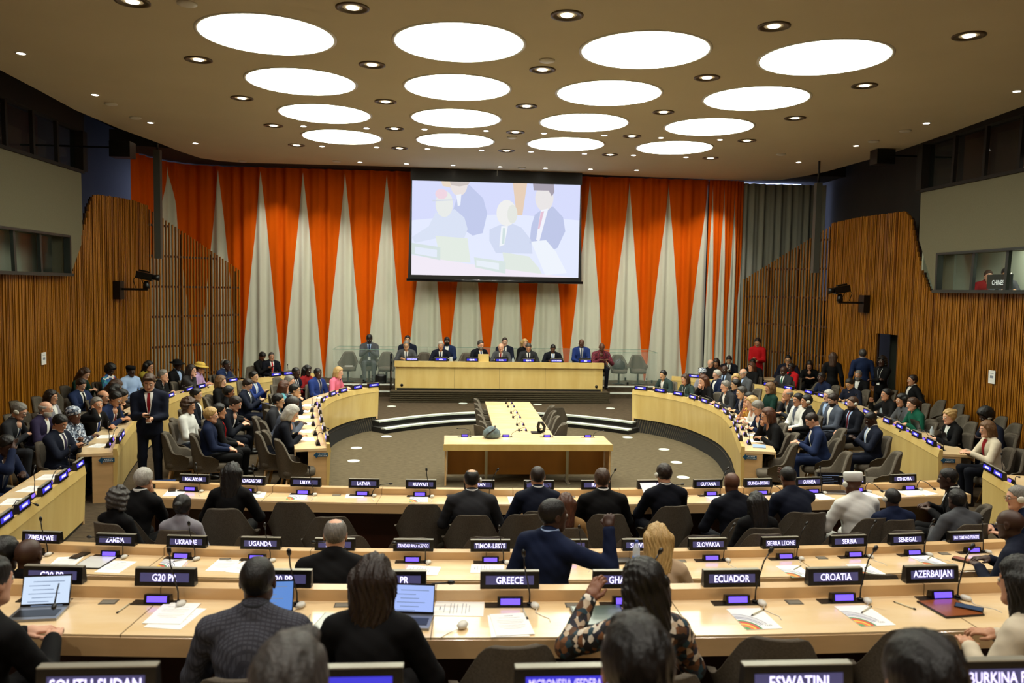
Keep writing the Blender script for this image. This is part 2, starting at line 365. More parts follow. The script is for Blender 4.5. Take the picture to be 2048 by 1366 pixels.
mx=nd('ShaderNodeMix',data_type='RGBA'); nt.links.new(lt,mx.inputs[0]); mx.inputs[6].default_value=lin('d65800'); mx.inputs[7].default_value=lin('d2d2c0'); nt.links.new(mx.outputs[2],b.inputs['Base Color'])
CGREY=mat('grey_curtain','9a9c92',.9,tex='noise',col2='8f9188',scale=(3,3,.3),spec=.1)
TIPX=[atY(px,py,25.35)[0] for px,py in((350.7,345),(437,350),(521,350),(605,350),(690,350),(774.6,350),(1197,355),(1271.7,357),(1344,358),(1415,360))]
TS=(TIPX[5]-TIPX[0])/5; ZCT=6.98
def curtain(name,path,uvfun,mats,amp,wl,z0,z1,**k):
    p=resample(path,.03); n=len(p); s=0; rows=[[],[]]; U=[]; zs=[z0,(z0+z1)/2,z1]
    rows=[[] for _ in zs]
    for i,q in enumerate(p):
        a=p[max(i-1,0)]; c=p[min(i+1,n-1)]; tx,ty=c[0]-a[0],c[1]-a[1]; L=math.hypot(tx,ty); s+=.03
        o=amp*(math.sin(s*2*math.pi/wl)+.6*math.sin(s*2*math.pi/wl*1.63+1.3)+.5*math.sin(s*2*math.pi/wl*.37))*.6
        for j,z in enumerate(zs): rows[j].append((q[0]-ty/L*o,q[1]+tx/L*o,z))
        U.append(uvfun(q[0],s))
    m=MB(); m.grid(rows); me=m.mesh(name,mats); ul=me.uv_layers.new(name='UVMap')
    for l in me.loops:
        vi=l.vertex_index; j,i=divmod(vi,n); ul.data[l.index].uv=(U[i],(zs[j]-.35)/(ZCT-.12-.35))
    o=obj(name,me,**k); return o
def um(x,s): return (x-TIPX[4])/TS+.5
cpath=[(-8.75,23.1),(-8.6,24.2),(-8.1,25.1),(-7.2,25.4)]+[(x,25.4) for x in np.linspace(-6.5,8.2,20)]
pts=smooth_path(cpath,6)
curtain('curtain',pts,um,[CT],.07,.42,.5,ZCT,label='orange curtain with tall pale triangles hanging across the back wall',cat='curtain')
# gathered end of the same kind of curtain: triangles bunched
c2=smooth_path([(8.22,25.4),(8.8,25.36),(9.35,25.5),(9.3,25.75)],8)
curtain('curtain',c2,lambda x,s:(s/.36)+.1,[CT],.05,.12,.3,ZCT,label='bunched end of the orange and pale curtain beside the grey curtain',cat='curtain')
c3=[(9.25,25.5),(10.4,25.55),(12.1,25.5)]
curtain('curtain',c3,lambda x,s:0,[CGREY],.07,.3,.3,ZCT-.05,label='plain grey pleated curtain above the right timber screen',cat='curtain')
# ---------------- ceiling ----------------
KC=.87; CS=.00718
def zc(y): return H+4*KC+CS*(y-13.466*KC)
def atc(px,py):
    r=ray(px,py); t=(4*KC-CS*13.466*KC)/(r[2]-CS*r[1]); return float(r[0]*t),float(r[1]*t)
edge=[atc(*q) for q in[(0,140),(80,182),(150,220),(240,258),(320,287),(360,303),(400,316),(440,322),(480,325),(750,332),(1024,342),(1270,353),(1500,362),(1560,360),(1605,353),(1650,344),(1710,327),(1780,308),(1900,266),(2048,212)]]
poly=[(-9.0,-3)]+[(edge[0][0]-.2,8),(edge[0][0]-.15,11)]+edge+[(edge[-1][0]-.2,11),(edge[-1][0]-.2,8),(11.2,-3)]
tri=tessellate_polygon([[Vector((*p,0)) for p in poly]]); mb=MB(); n=len(poly); fs=[]
for t in tri:
    t=list(t); a=sum(poly[t[i]][0]*poly[t[(i+1)%3]][1]-poly[t[(i+1)%3]][0]*poly[t[i]][1] for i in range(3))
    if a<0: t=t[::-1]
    fs.append(t[::-1]); 
mb.add([(p[0],p[1],zc(p[1])) for p in poly],fs,0); mb.add([(p[0],p[1],zc(p[1])+.35) for p in poly],[f[::-1] for f in fs],1)
mb.add([(p[0],p[1],zc(p[1])) for p in poly]+[(p[0],p[1],zc(p[1])+.35) for p in poly],[(i,(i+1)%n,(i+1)%n+n,i+n) for i in range(n)],1)
structure('ceiling',mb,[CEIL,VOID])
# soffit above the curtain line
mb=MB(); mb.prism([(-9.2,22.9),(-8.9,22.0),(-7.0,22.6),(-6,23.7),(9.6,24.3),(10.6,24.0),(12,24),(12,25.9),(-9.4,25.9)],ZCT+.02,ZCT+.4); structure('trim_soffit',mb,[VOID])
# big round light panels
k=0
for j in range(4):
    for i in range(4):
        x=(-2.97966534+i*3.08039540-.004478*j)*KC; y=(13.4660756+j*3.03545831)*KC; z=zc(y); t=empty('round_ceiling_light',(x,y,z-.012),label='large round glowing ceiling light, %s row from the camera, %s from the left'%(['nearest','second','third','farthest'][j],['first','second','third','last'][i]),cat='ceiling light',group='large round ceiling lights')
        r=1.0751*KC; m=MB(); m.lathe([(r-.02,-.004),(.001,-.006)],64,sm=False); 
        m.f=[f for f in m.f]; m.build('diffuser',[LIGHT],t); m=MB(); m.lathe([(r+.02,.012),(r+.02,0),(r,-.008),(r-.025,-.004),(r-.025,.012)],64); m.build('rim',[WPLAST],t)
BIG=[(265,3),(705,15),(1134,30),(1548,52),(1938,71),(397,119),(744,129),(1085,139),(1414,155),(1729,171),(484,196),(771,203),(1053,212),(1327,224),(1590,236),(547,251),(789,257),(1031,264),(1264,272),(1494,281),(593,290),(799,296),(1013,301),(1220,309),(1421,316)]
SML=[(42,106),(190,189),(301,245),(391,286),(2034,182),(1853,246),(1712,291),(1597,324),(607,252),(733,256),(849,258),(972,261),(1088,266),(1209,270),(1322,275),(1440,279),(644,292),(753,294),(855,297),(963,300),(1062,303),(1169,307),(1267,310),(1372,314),(720,324),(813,327),(906,330),(1000,333),(1091,336),(1181,338),(1273,340)]
CAPS=[(271,235),(222,207),(1094,120),(1811,261),(1747,282),(1044,335),(1024,274),(374,6),(1562,308),(673,322),(485,322)]
pb=empty('recessed_downlight',(0,0,0),label='x',cat='downlight'); m=MB(); m.lathe([(.21,.01),(.21,-.012),(.17,-.016),(.165,.0),(.13,-.004),(.125,.01),(.08,.012)],32); m.build('ring',[RING],pb)
m=MB(); m.lathe([(.075,-.008),(.001,-.012)],24); m.build('lens',[LENS],pb)
ps=empty('small_downlight',(0,0,0),label='x',cat='downlight'); m=MB(); m.lathe([(.085,.01),(.085,-.006),(.065,-.008)],20); m.build('ring',[WPLAST],ps); m=MB(); m.lathe([(.06,-.01),(.001,-.012)],20); m.build('lens',[LENS],ps)
rows5=['nearest','second','third','fourth','farthest']; col5=['leftmost','second from the left','middle','fourth from the left','rightmost']
for i,q in enumerate(BIG):
    x,y=atc(*q); dup(pb,(x,y,zc(y)-.002),0,'round recessed downlight with dark rings, %s of its row, %s row'%(col5[i%5],rows5[i//5]),'ringed ceiling downlights')
    l=bpy.data.lights.new('downlight_lamp','SPOT'); l.energy=LIGHT_SPOT; l.spot_size=1.9; l.spot_blend=.9; l.shadow_soft_size=.08; l.color=(1,.95,.84)
    lo=bpy.data.objects.new('downlight_lamp',l); lo.location=(x,y,zc(y)-.03); sc.collection.objects.link(lo)
for x in(-6.2,-3.1,.0,3.1,6.2,9.0):
    for y in(7.2,4.2,1.2,-1.8):
        l=bpy.data.lights.new('downlight_lamp','SPOT'); l.energy=LIGHT_SPOT*1.15; l.spot_size=2.0; l.spot_blend=.9; l.shadow_soft_size=.1; l.color=(1,.95,.84)
        lo=bpy.data.objects.new('downlight_lamp',l); lo.location=(x,y,zc(y)-.03); sc.collection.objects.link(lo)
nm=['second row gap','front row gap','last row']
for i,q in enumerate(SML):
    x,y=atc(*q); w=['left ceiling edge','right ceiling edge','line between the third and farthest light rows','line behind the farthest light row','line along the curtain edge'][0 if i<4 else 1 if i<8 else 2 if i<16 else 3 if i<24 else 4]
    k=[i+1,i-3,i-7,i-15,i-23][0 if i<4 else 1 if i<8 else 2 if i<16 else 3 if i<24 else 4]
    dup(ps,(x,y,zc(y)-.002),0,'small white downlight, %s in the %s'%(['first','second','third','fourth','fifth','sixth','seventh','eighth'][k-1],w),'small ceiling downlights')
for q in SML[24:]+[(620,322),(530,322),(1365,345),(1450,350)]:
    x,y=atc(*q); l=bpy.data.lights.new('wall_washer_lamp','SPOT'); l.energy=110; l.spot_size=1.25; l.spot_blend=1.; l.shadow_soft_size=.06; l.color=(1,.95,.86)
    lo=bpy.data.objects.new('wall_washer_lamp',l); lo.location=(x,y,zc(y)-.03); lo.rotation_euler=(math.radians(20),0,0); sc.collection.objects.link(lo)
for i,q in enumerate(CAPS):
    x,y=atc(*q); m=MB(); m.lathe([(.12,.0),(.12,-.02),(.08,-.035),(.001,-.038)],24)
    o=m.build('ceiling_sensor',[WPLAST],label='pale round ceiling sensor cap %s'%['near left edge light','left of the left edge lamps','between second and third near lights','near right edge lamps','right edge farther in','above the projection screen','among the middle lights','at the top left corner','before the right curve','left of the curtain lamps','dark cap over the left curtain'][i],cat='ceiling sensor',group='ceiling sensor caps'); o.location=(x,y,zc(y))
# ---------------- side booths ----------------
def booth(side,X,pan,win,up,names,lit):
    # pan: (y_far_bottom pixel, mid pixel, top pixel)
    s=side; Y0=5.
    (yb,zb),(ym,zm),(yt,zt)=[atX(*q,X) for q in pan]; zb=atX(*pan[0],X)[1]
    (wy,wz0)=atX(*win[0],X); (_,wz1)=atX(*win[1],X)
    m=MB(); m.prism([(Y0,wz1),(wy,wz1),(wy,wz0),(Y0,wz0),(Y0,zb-.02),(yb,zb-.02),(ym,zm),(yt,zt),(Y0,zt)],X-.06*0,X+s*.35,0,'x')
    structure('wall_%s_panel'%names,m,[BEIGE])
    # lower window
    m=MB(); m.box((X-s*.02,(Y0+wy)/2,wz0-.03),(.2,wy-Y0+.1,.07)); m.box((X,(Y0+wy)/2,wz1+.02),(.12,wy-Y0+.1,.05)); m.box((X,wy,(wz0+wz1)/2),(.14,.07,wz1-wz0))
    ys=list(np.arange(wy,Y0,-1.05)); 
    for i,y in enumerate(ys[1:]):
        m.prism([(y-.05,wz0),(y+.03,wz0),(y-.02,wz1),(y-.10,wz1)],X+s*.05,X+s*.12,0,'x')
    structure('window_%d'%(3 if s<0 else 4),m,[FRAME])
    m=MB(); m.box((X+s*.14,(Y0+wy)/2,(wz0+wz1)/2),(.01,wy-Y0,wz1-wz0)); structure('window_%d'%(5 if s<0 else 6),m,[SCRGLASS])
    # booth interior
    m=MB(); Xi=X+s*1.0; m.box((Xi,(Y0+wy)/2,wz0+.3),(.06,wy-Y0+2,2.2),0); m.box(((X+Xi)/2+s*.1,wy+.9,wz0+.3),(.9,.06,2.2),0); m.box(((X+Xi)/2+s*.1,(Y0+wy)/2,wz0-.8),(.9,wy-Y0+2,.06),1)
    structure('wall_%s_booth'%names,m,[mat('booth_wall','b9c0ae',.7,tex='noise',col2='a8b09c',scale=(2,2,.3)),CARPET2])
    # upper gallery windows
    (uy,uz0)=atX(*up[0],X); (_,uz1)=atX(*up[1],X)
    m=MB(); m.box((X+s*.1,(Y0+uy)/2,uz0-.02),(.3,uy-Y0+.1,.07)); m.box((X+s*.1,(Y0+uy)/2,uz1+.6),(.3,uy-Y0+.1,1.2)); m.box((X+s*.1,uy+.1,(uz0+uz1)/2),(.3,.22,uz1-uz0))
    for i in range(1,14):
        y=uy-i*1.05
        if y>Y0: m.prism([(y-.04,uz0),(y+.04,uz0),(y+.0,uz1),(y-.08,uz1)],X+s*.02,X+s*.1,0,'x')
    structure('window_%d'%(7 if s<0 else 8),m,[VOID])
    m=MB(); m.box((X+s*.14,(Y0+uy)/2,(uz0+uz1)/2),(.01,uy-Y0,uz1-uz0)); structure('window_%d'%(9 if s<0 else 10),m,[SCRGLASS])
    m=MB(); m.box((X+s*1.0,(Y0+uy)/2,(uz0+uz1)/2),(.05,uy-Y0,uz1-uz0+1)); structure('wall_%s_gallery'%names,m,[mat('gallery_wall','5a4236',.8,tex='noise',col2='3c2c26',scale=(2,.9,.6))])
    return Y0,wy,wz0,wz1
BL=booth(-1,-8.72,[(141,549),(166,480),(162,342)],[(136,547),(132,474)],[(163,342),(163,262)],'left',0)
BR=booth(1,11.02,[(1868,583),(1838,480),(1842,382)],[(1876,580),(1878,510)],[(1845,380),(1846,290)],'right',1)
for X,Y,z,e in ((11.6,15.,6.2,2.5),(11.6,12.,6.2,2.5),(-9.3,15.,6.2,1.5),(11.55,15.5,BR[3]+.3,16.),(-9.3,15.,BL[3]+.3,4.),(11.55,12.,BR[3]+.3,16.)):
    l=bpy.data.lights.new('booth_lamp','AREA'); l.energy=e; l.size=.5; l.color=(.95,1,.85); lo=bpy.data.objects.new('booth_lamp',l); lo.location=(X,Y,z); sc.collection.objects.link(lo)
# ---------------- row desks ----------------
def seams(m,path,prof,step,mi):
    P=resample(path,step)
    for i in range(1,len(P)-1):
        q,a=nearest(path,*P[i]); nx,ny=-math.sin(a),math.cos(a)
        for (o0,z0),(o1,z1) in zip(prof[:-1],prof[1:]):
            c=((q[0]+nx*(o0+o1)/2),(q[1]+ny*(o0+o1)/2),(z0+z1)/2); L=math.hypot(o1-o0,z1-z0)
            R=Matrix.Rotation(a,3,'Z')@Matrix.Rotation(math.atan2(z1-z0,o1-o0),3,'X'); m.box(c,(.005,L+.002,.003),mi,R=R)
def row_desk(path,zf,label,D=.47):
    zt=zf+.74-(.02 if path is ROWD else 0); zl=zt+.07; x0,y0=path[20]; t=empty('long_desk',(0,0,zf),label=label,cat='desk')
    m=MB(); m.sweep(path,[(-D,zt-zf),(-.09,zt-zf),(-.09,zt-.05-zf),(-D+.045,zt-.05-zf),(-D+.045,zt-.115-zf),(-D,zt-.115-zf)]); 
    seams(m,path,[(-.09,zt-zf+.0008),(-D-.0008,zt-zf+.0008),(-D-.0008,zt-zf-.115)],1.36,1); m.build('desktop',[MAPLE_TOP,SEAM],t)
    m=MB(); m.sweep(path,[(-D-.001,zt-.118-zf),(-D-.001,zt-.012-zf),(-D-.004,zt-.014-zf),(-D-.004,zt-.116-zf)]); m.build('desk_edge',[MAPLE_EDGE],t)
    m=MB(); m.sweep(path,[(-.095,zt-zf),(-.095,zl-zf),(0,zl-zf),(0,zt-zf-.1),(-.02,zt-zf-.1),(-.02,zt-zf)]); seams(m,path,[(0,zl-zf+.0008),(-.0955,zl-zf+.0008),(-.0955,zt-zf)],1.36,1); m.build('ledge',[MAPLE_EDGE,SEAM],t)
    m=MB(); m.sweep(path,[(-.02,-.02 if zf>.3 else -ZF),(-.02,zt-zf-.08),(0,zt-zf-.08),(0,-.02 if zf>.3 else -ZF)]); m.build('front_panel',[MAPLE],t)
    m=MB(); m.sweep(path,[(-.2,0),(-.2,zt-zf-.05),(-.18,zt-zf-.05),(-.18,0)]); m.build('modesty_panel',[REDWOOD],t)
    for i in (1,14,26,38):
        q,a=nearest(path,*path[i]); m=MB(); m.box((q[0]+math.sin(a)*.21,q[1]-math.cos(a)*.21,(zt-zf-.05)/2),(.04,.34,zt-zf-.05),rz=a); m.build('leg',[REDWOOD],t)
    return t
row_desk(ROWA,ZF,'long curved maple desk facing the well, front row from MALAYSIA to ETHIOPIA')
row_desk(ROWB,ZF,'long curved maple desk, second row from ZIMBABWE to SAO TOME AND PRINCIPE',.59)
row_desk(ROWC,ZC_,'long curved maple desk in the foreground, row with GREECE and CROATIA',.59)
row_desk(ROWD,ZD_,'nearest dark-shadowed desk row with SOUTH SUDAN and ESWATINI, cut by the frame',.55)
# ---------------- wing desks ----------------
def wing_desk(path,s,label,inner=False,ends=(0,1),arrow=True):
    """path runs from the podium end to the near end; s=+1: people sit on the right (outside), -1: left"""
    t=empty('curved_desk',(0,0,ZF),label=label,cat='desk'); P=path; g=lambda pr_:[(s*o,z-ZF) for o,z in pr_]
    zb=.31 if inner else ZF+.05
    m=MB(); m.sweep(P,g([(0,ZL),(-.02,.9),(-.012,.893),(.012,zb),(.05,zb),(.05,ZL)])); m.build('front_panel',[MAPLE],t)
    m=MB(); m.sweep(P,g([(.05,ZT),(.05,ZT-.04),(.5,ZT-.04),(.5,ZT)])); seams(m,P,g([(.5,ZT+.0008),(.05,ZT+.0008)]),1.36,1); m.build('desktop',[MAPLE_TOP,SEAM],t)
    m=MB(); m.sweep(P,g([(.5,ZT+.001),(.5,ZT-.1),(.515,ZT-.1),(.515,ZT+.001)])); m.build('desk_edge',[MAPLE_EDGE],t)
    if not inner: m=MB(); m.sweep(P,g([(.03,ZF),(.03,ZF+.055),(.06,ZF+.055),(.06,ZF)])); m.build('kickboard',[RIBD],t)
    for e in ends:
        q,a=nearest(P,*P[-1 if e else 0]); q=P[-1 if e else 0]; m=MB(); w=.31
        n=np.array([-math.sin(a),math.cos(a)])*s; d=np.array([math.cos(a),math.sin(a)])*(-1 if e else 1)
        c=np.array(q)+n*(w/2+.01)+d*.03; m.box((c[0],c[1],(ZT-ZF)/2-.02),(.05,w,ZT-ZF-.03),rz=a); o=m.build('end_panel',[MAPLE_EDGE],t)
        if e and arrow:
            f=-d; r=np.array([0,0,1]); m=MB(); c=np.array(q)+n*.13-d*.0; u=n*s  # u points right in the picture
            u3=np.array([u[0],u[1],0]); base=np.array([c[0]-d[0]*.001,c[1]-d[1]*.001,ZT-.1-ZF]); ff=np.array([f[0],f[1],0])*.012
            pts=[(-.11,0),(-.06,.05),(-.06,.03),(.1,.03),(.1,-.03),(-.06,-.03),(-.06,-.05)]
            vs=[base+u3*x_+r*z_+ff for x_,z_ in pts]; vs2=[v-ff*.5 for v in vs]; k=len(pts)
            m.add(vs+vs2,[list(range(k))[::-1],list(range(k))]+[(i,(i+1)%k,(i+1)%k+k,i+k) for i in range(k)],0)
            for zz,a0,a1 in((.012,-.03,.08),(-.012,-.045,.085)):
                for xx in np.arange(a0,a1,.022): m.add([base+u3*(xx+q_[0])+r*(zz+q_[1])+ff*1.15 for q_ in((0,-.006),(.015,-.006),(.015,.006),(0,.006))],[(0,1,2,3)],1)
            m.build('arrow_sign',[mat('arrow_blue','2c6f9c',.5),mat('arrow_text','cfe2ee',.5)],t)
    return t
wing_desk(INR,1,'curved maple desk with ribbed plinth on the right side of the well',True)
wing_desk(INL,-1,'curved maple desk with ribbed plinth on the left side of the well',True)
wing_desk(RT2,1,'second curved maple desk on the right, behind the inner one')
wing_desk(LF2,-1,'second curved maple desk on the left, behind the inner one')
wing_desk(LF3,-1,'short angled maple desk at the lower left edge with blue plates',ends=(0,),arrow=False)
wing_desk(RT3,1,'short angled maple desk at the right edge of the picture',ends=(0,),arrow=False)
# ---------------- nameplates and conference units ----------------
def plate_body(w=.355,h=.1,d=.06):
    m=MB(); pr_=[(-d/2,0),(-d/2+.012,h),(d/2-.012,h),(d/2,0)]
    m.prism([(a,b) for a,b in pr_],-w/2,w/2,0,'x'); m.prism([(-d/2+.014,h),(-d/2+.014,h+.004),(d/2-.014,h+.004),(d/2-.014,h)],-w/2,w/2,1,'x')
    return m
PB=plate_body(); PBm=PB.mesh('housing',[BLACK,mat('plate_top','9d9a8c',.3,metal=.3)])
def disp(side,z0=.026,z1=.078,w=.29,d=.06):
    m=MB(); yb=lambda z:(-d/2+.012*z/.1-.0012)*side
    m.add([(-w/2*side,yb(z0),z0),(w/2*side,yb(z0),z0),(w/2*side,yb(z1),z1),(-w/2*side,yb(z1),z1)],[(0,1,2,3)]); return m
D1=disp(1).mesh('display',[PANEL]); D2=disp(1).mesh('display',[PANELB]); D3=disp(-1).mesh('display',[PANELB])
TX={}
def plate(x,y,z,rz,txt,label,blue=False,size=.06,group='electronic nameplates',back=True):
    t=empty('nameplate',(x,y,z),rz,label=label,cat='nameplate',group=group); obj('housing',PBm,t); dA=obj('display',D2 if blue else D1,t); dB=obj('display',D3,t) if back else None; t['_a']=0
    if txt:
        if txt not in TX:
            me=text_mesh(txt,size,.27,.008 if len(txt)<12 else .002); me.materials.append(TEXTB if blue else TEXT); TX[txt]=me
        a=math.atan2(.012,.1)
        obj('lettering',TX[txt],dA,(0,-.0275,.052),(math.pi/2-a,0,0))
        if back: obj('lettering',TX[txt],dB,(0,.0275,.052),(math.pi/2-a,0,math.pi))
    return t
def mic_proto(kind):
    t=empty('conference_unit',(0,0,0),label='x',cat='conference unit'); m=MB(); m.box((.0,0,.003),(.30,.07,.006)); m.build('base_plate',[BLACK],t)
    m=MB(); m.prism([(-.03,.006),(-.018,.058),(.02,.05),(.03,.006)],-.075,.075,0,'x'); co=m.build('console',[BLACK],t)
    m=MB(); m.add([(-.058,-.0285,.016),(.058,-.0285,.016),(.058,-.0205,.05),(-.058,-.0205,.05)],[(0,1,2,3)]); m.build('display',[CONS],co)
    B=(.115,0,.006)
    pts={0:[B,(.117,.0,.08),(.135,.0,.16),(.17,.02,.25),(.2,.02,.3)],1:[B,(.115,0,.07),(.1,-.01,.15),(.08,-.02,.24),(.075,-.02,.3)],2:[B,(.115,0,.07),(.115,0,.12),(.09,-.02,.16),(-.0,-.05,.185),(-.13,-.06,.19)],3:[B,(.12,0,.05),(.15,-.01,.1),(.22,-.02,.14),(.31,-.03,.15)],
      4:[B,(.115,-.01,.07),(.12,-.05,.13),(.15,-.12,.12),(.18,-.2,.07)]}[kind]
    q=smooth_path(pts,4) if False else pts
    m=MB(); m.tube(q,.0045,8); gn=m.build('gooseneck',[BLACK],t)
    e=Vector(q[-1]); dd=(e-Vector(q[-2])).normalized(); m=MB(); m.tube([e,e+dd*.012,e+dd*.035,e+dd*.045],[.006,.013,.013,.004],10); m.build('microphone_head',[BLACK],gn)
    m=MB(); m.lathe([(.016,0),(.016,.012),(.012,.014)],12,c=(.115,0,.006)); m.build('socket',[BLACK],t); return t
MIC=[mic_proto(i) for i in range(5)]
ep=empty('earpiece',(0,0,0),label='x',cat='earpiece'); m=MB(); m.lathe([(.001,.0),(.02,.004),(.026,.014),(.02,.026),(.001,.03)],16,sy=1.5); m.build('shell',[WPLAST],ep)
m=MB(); m.tube([(0,-.035,.012),(-.02,-.07,.003),(.0,-.12,.002),(.03,-.17,.002),(.02,-.22,.002)],.0022,6); m.build('cord',[WPLAST],ep)
sk=MB(); sk.box((0,0,.001),(.095,.07,.003),0); sk.box((0,-.002,.003),(.08,.05,.002),1); SKm=sk.mesh('socket_plate',[mat('socket_grey','67645c',.4,metal=.5),mat('socket_lid','8f9088',.35,metal=.4)])
def rowline(path,zf,xs,py,names,mics,rowname,D=.47,eps=None):
    zt=zf+.74; zl=zt+.07
    for i,(px,nm) in enumerate(zip(xs,names)):
        x=at(px,py,zl)[0]; q,a=nearest(path,x,0) if False else (None,None)
        P=np.array(path); y=float(np.interp(x,P[:,0],P[:,1])); a=math.atan2(float(np.interp(x+.05,P[:,0],P[:,1]))-y,.05); nx,ny=-math.sin(a),math.cos(a)
        lab='black electronic nameplate reading %s on the %s desk'%(nm[0],rowname) if nm[0] else nm[1]
        if len(nm)>1 and nm[0]: lab=nm[1]
        plate(x-nx*.045,y-ny*.045,zl,a,nm[0],lab)
        who=nm[0] or 'unread plate'
        tag=who if len(nm)<2 or not nm[0] else nm[1].split(',')[-1].strip()
        c=(x-nx*.155,y-ny*.155,zt); k=mics[i%len(mics)]
        if k is not None:
            dup(MIC[k],c,a,'conference microphone unit with violet display below the %s plate'%(tag),'conference units')
            if eps is None or eps[i]: dup(ep,(x-nx*.19+.145*math.cos(a),y-ny*.19+.145*math.sin(a),zt),a+random.uniform(-.5,.3),'white earpiece beside the %s microphone'%tag,'earpieces')
    X=[at(p,py,zl)[0] for p in xs]
    for i in range(0,len(X)-1,2):
        x=(X[i]+X[i+1])/2+.03; P=np.array(path); y=float(np.interp(x,P[:,0],P[:,1])); obj('desk_socket',SKm,None,(x,y-.155,zt),(0,0,.0),label='flat grey socket lid on the %s desk right of %s'%(rowname,names[i][0] or 'the blue unread plate'),cat='socket lid',group='desk socket lids')
N=lambda *a:[(x,) if isinstance(x,str) else x for x in a]
rowline(ROWA,ZF,[383,500,613,730,843,958,1075,1187,1298,1410,1512,1617,1710,1822],972,N('MALAYSIA','MADAGASCAR','LIBYA','LATVIA','KUWAIT','JAPAN','ITALY','IRAQ','HUNGARY','GUYANA','GUINEA-BISSAU','GUINEA','GUATEMALA','ETHIOPIA'),[1,1,1,3,1,0,2,0,3,0,4,1,4,4],'front row')
rowline(ROWB,ZF,[67,225,372,523,672,828,980,1135,1280,1413,1561,1703,1827,1955],1097,N('ZIMBABWE','ZAMBIA','UKRAINE','UGANDA','TUNISIA','TRINIDAD AND TOBAGO','TIMOR-LESTE','SUDAN','SLOVENIA','SLOVAKIA','SIERRA LEONE','SERBIA','SENEGAL','SAO TOME AND PRINCIPE'),[1,2,1,1,2,2,1,1,4,0,0,0,0,1],'second row')
G=lambda w:('G20 PR','nameplate reading G20 PR on the foreground desk, '+w)
rowline(ROWC,ZC_,[107,335,568,795,1018,1240,1458,1668,1868],1168,N(G('leftmost of four, behind the open left laptop'),G('second from the left'),G('third from the left, behind a shaved head'),G('fourth from the left, beside long brown hair'),'GREECE','GHANA','ECUADOR','CROATIA','AZERBAIJAN'),[4,1,1,3,1,0,0,0,0],'foreground')
# nearest row: taller plates seen from behind their tops
for px,nm in ((190,'SOUTH SUDAN'),(690,''),(1145,'MICRONESIA (FEDERATED'),(1605,'ESWATINI'),(2040,'BURKINA FASO')):
    zl=ZD_+.80; x=at(px,1340,zl+.1)[0]; y=float(np.interp(x,*np.array(ROWD).T)); plate(x,y-.045,zl,0.0,nm,('large blurred nameplate reading %s at the bottom edge'%nm) if nm else 'blurred blue-lit plate at the bottom edge right of the balding head',blue=(nm==''or nm[0]=='M'),size=.056)
# plates on the wings, turned along the desk
def wing_plates(path,s,pix,name,step=None):
    for i,(px,py) in enumerate(pix):
        x,y=at(px,py,ZL+.03); q,a=nearest(path,x,y); n=np.array([-math.sin(a),math.cos(a)])*s; c=q+n*.02
        rz=a if s<0 else a+math.pi   # reading side faces the seats... display faces both ways
        tx=['CHILE','ANGOLA','BHUTAN','KENYA','NEPAL','NORWAY','PERU','QATAR','SPAIN','TOGO','YEMEN','OMAN'][(i*5+len(name))%12]
        t=plate(c[0],c[1],ZL,rz,'','blue-lit nameplate on the %s, number %d from the podium end'%(name,i+1) if False else 'blue-lit nameplate with unreadable name on the %s, %s from the podium end'%(name,['first','second','third','fourth','fifth','sixth','seventh','eighth','ninth','tenth','eleventh','twelfth'][i]),True,group='wing nameplates')
        for sd in(0,math.pi): obj('lettering',BLUR,[c_ for c_ in t.children if c_.name.startswith('display')][0 if sd==0 else 1],(0,-.0275 if sd==0 else .0275,.052),(math.pi/2-.12,0,sd))
        c2=q+n*.16; k=[1,0,2,3,4][(i*3)%5]
        dup(MIC[k],(c2[0],c2[1],ZT),rz+math.pi,'conference microphone unit behind the %s plate of the %s'%(['first','second','third','fourth','fifth','sixth','seventh','eighth','ninth','tenth','eleventh','twelfth'][i],name),'wing conference units')
m=MB()
for i,x in enumerate(np.arange(-.07,.075,.0175)): m.box((x,0,0),(.009,.022+.004*(i%3),.001)); 
BLUR=m.mesh('lettering',[TEXTB])
for me_ in (D2,):pass
wing_plates(INR,1,[(1290,776),(1326,782),(1358,789),(1384,795),(1401,804),(1413,813),(1423,823),(1435,835),(1447,846),(1461,859),(1477,875)],'right inner desk')
wing_plates(INL,-1,[(738,771),(706,775),(681,782),(662,789),(657,800),(655,812),(654,825),(655,840),(657,857),(659,876)],'left inner desk')
wing_plates(RT2,1,[(1400,752),(1525,771),(1565,777),(1602,785),(1636,792),(1688,810),(1728,825),(1764,843),(1793,855),(1825,869),(1860,886)],'right second desk')
wing_plates(LF2,-1,[(575,747),(541,750),(467,762),(405,774),(380,780),(355,792),(268,868),(240,880)],'left second desk')
wing_plates(LF3,-1,[(152,931),(121,954),(85,982),(44,1013),(3,1039)],'lower left desk')
wing_plates(RT3,1,[(1997,932),(2045,955)],'right edge desk')
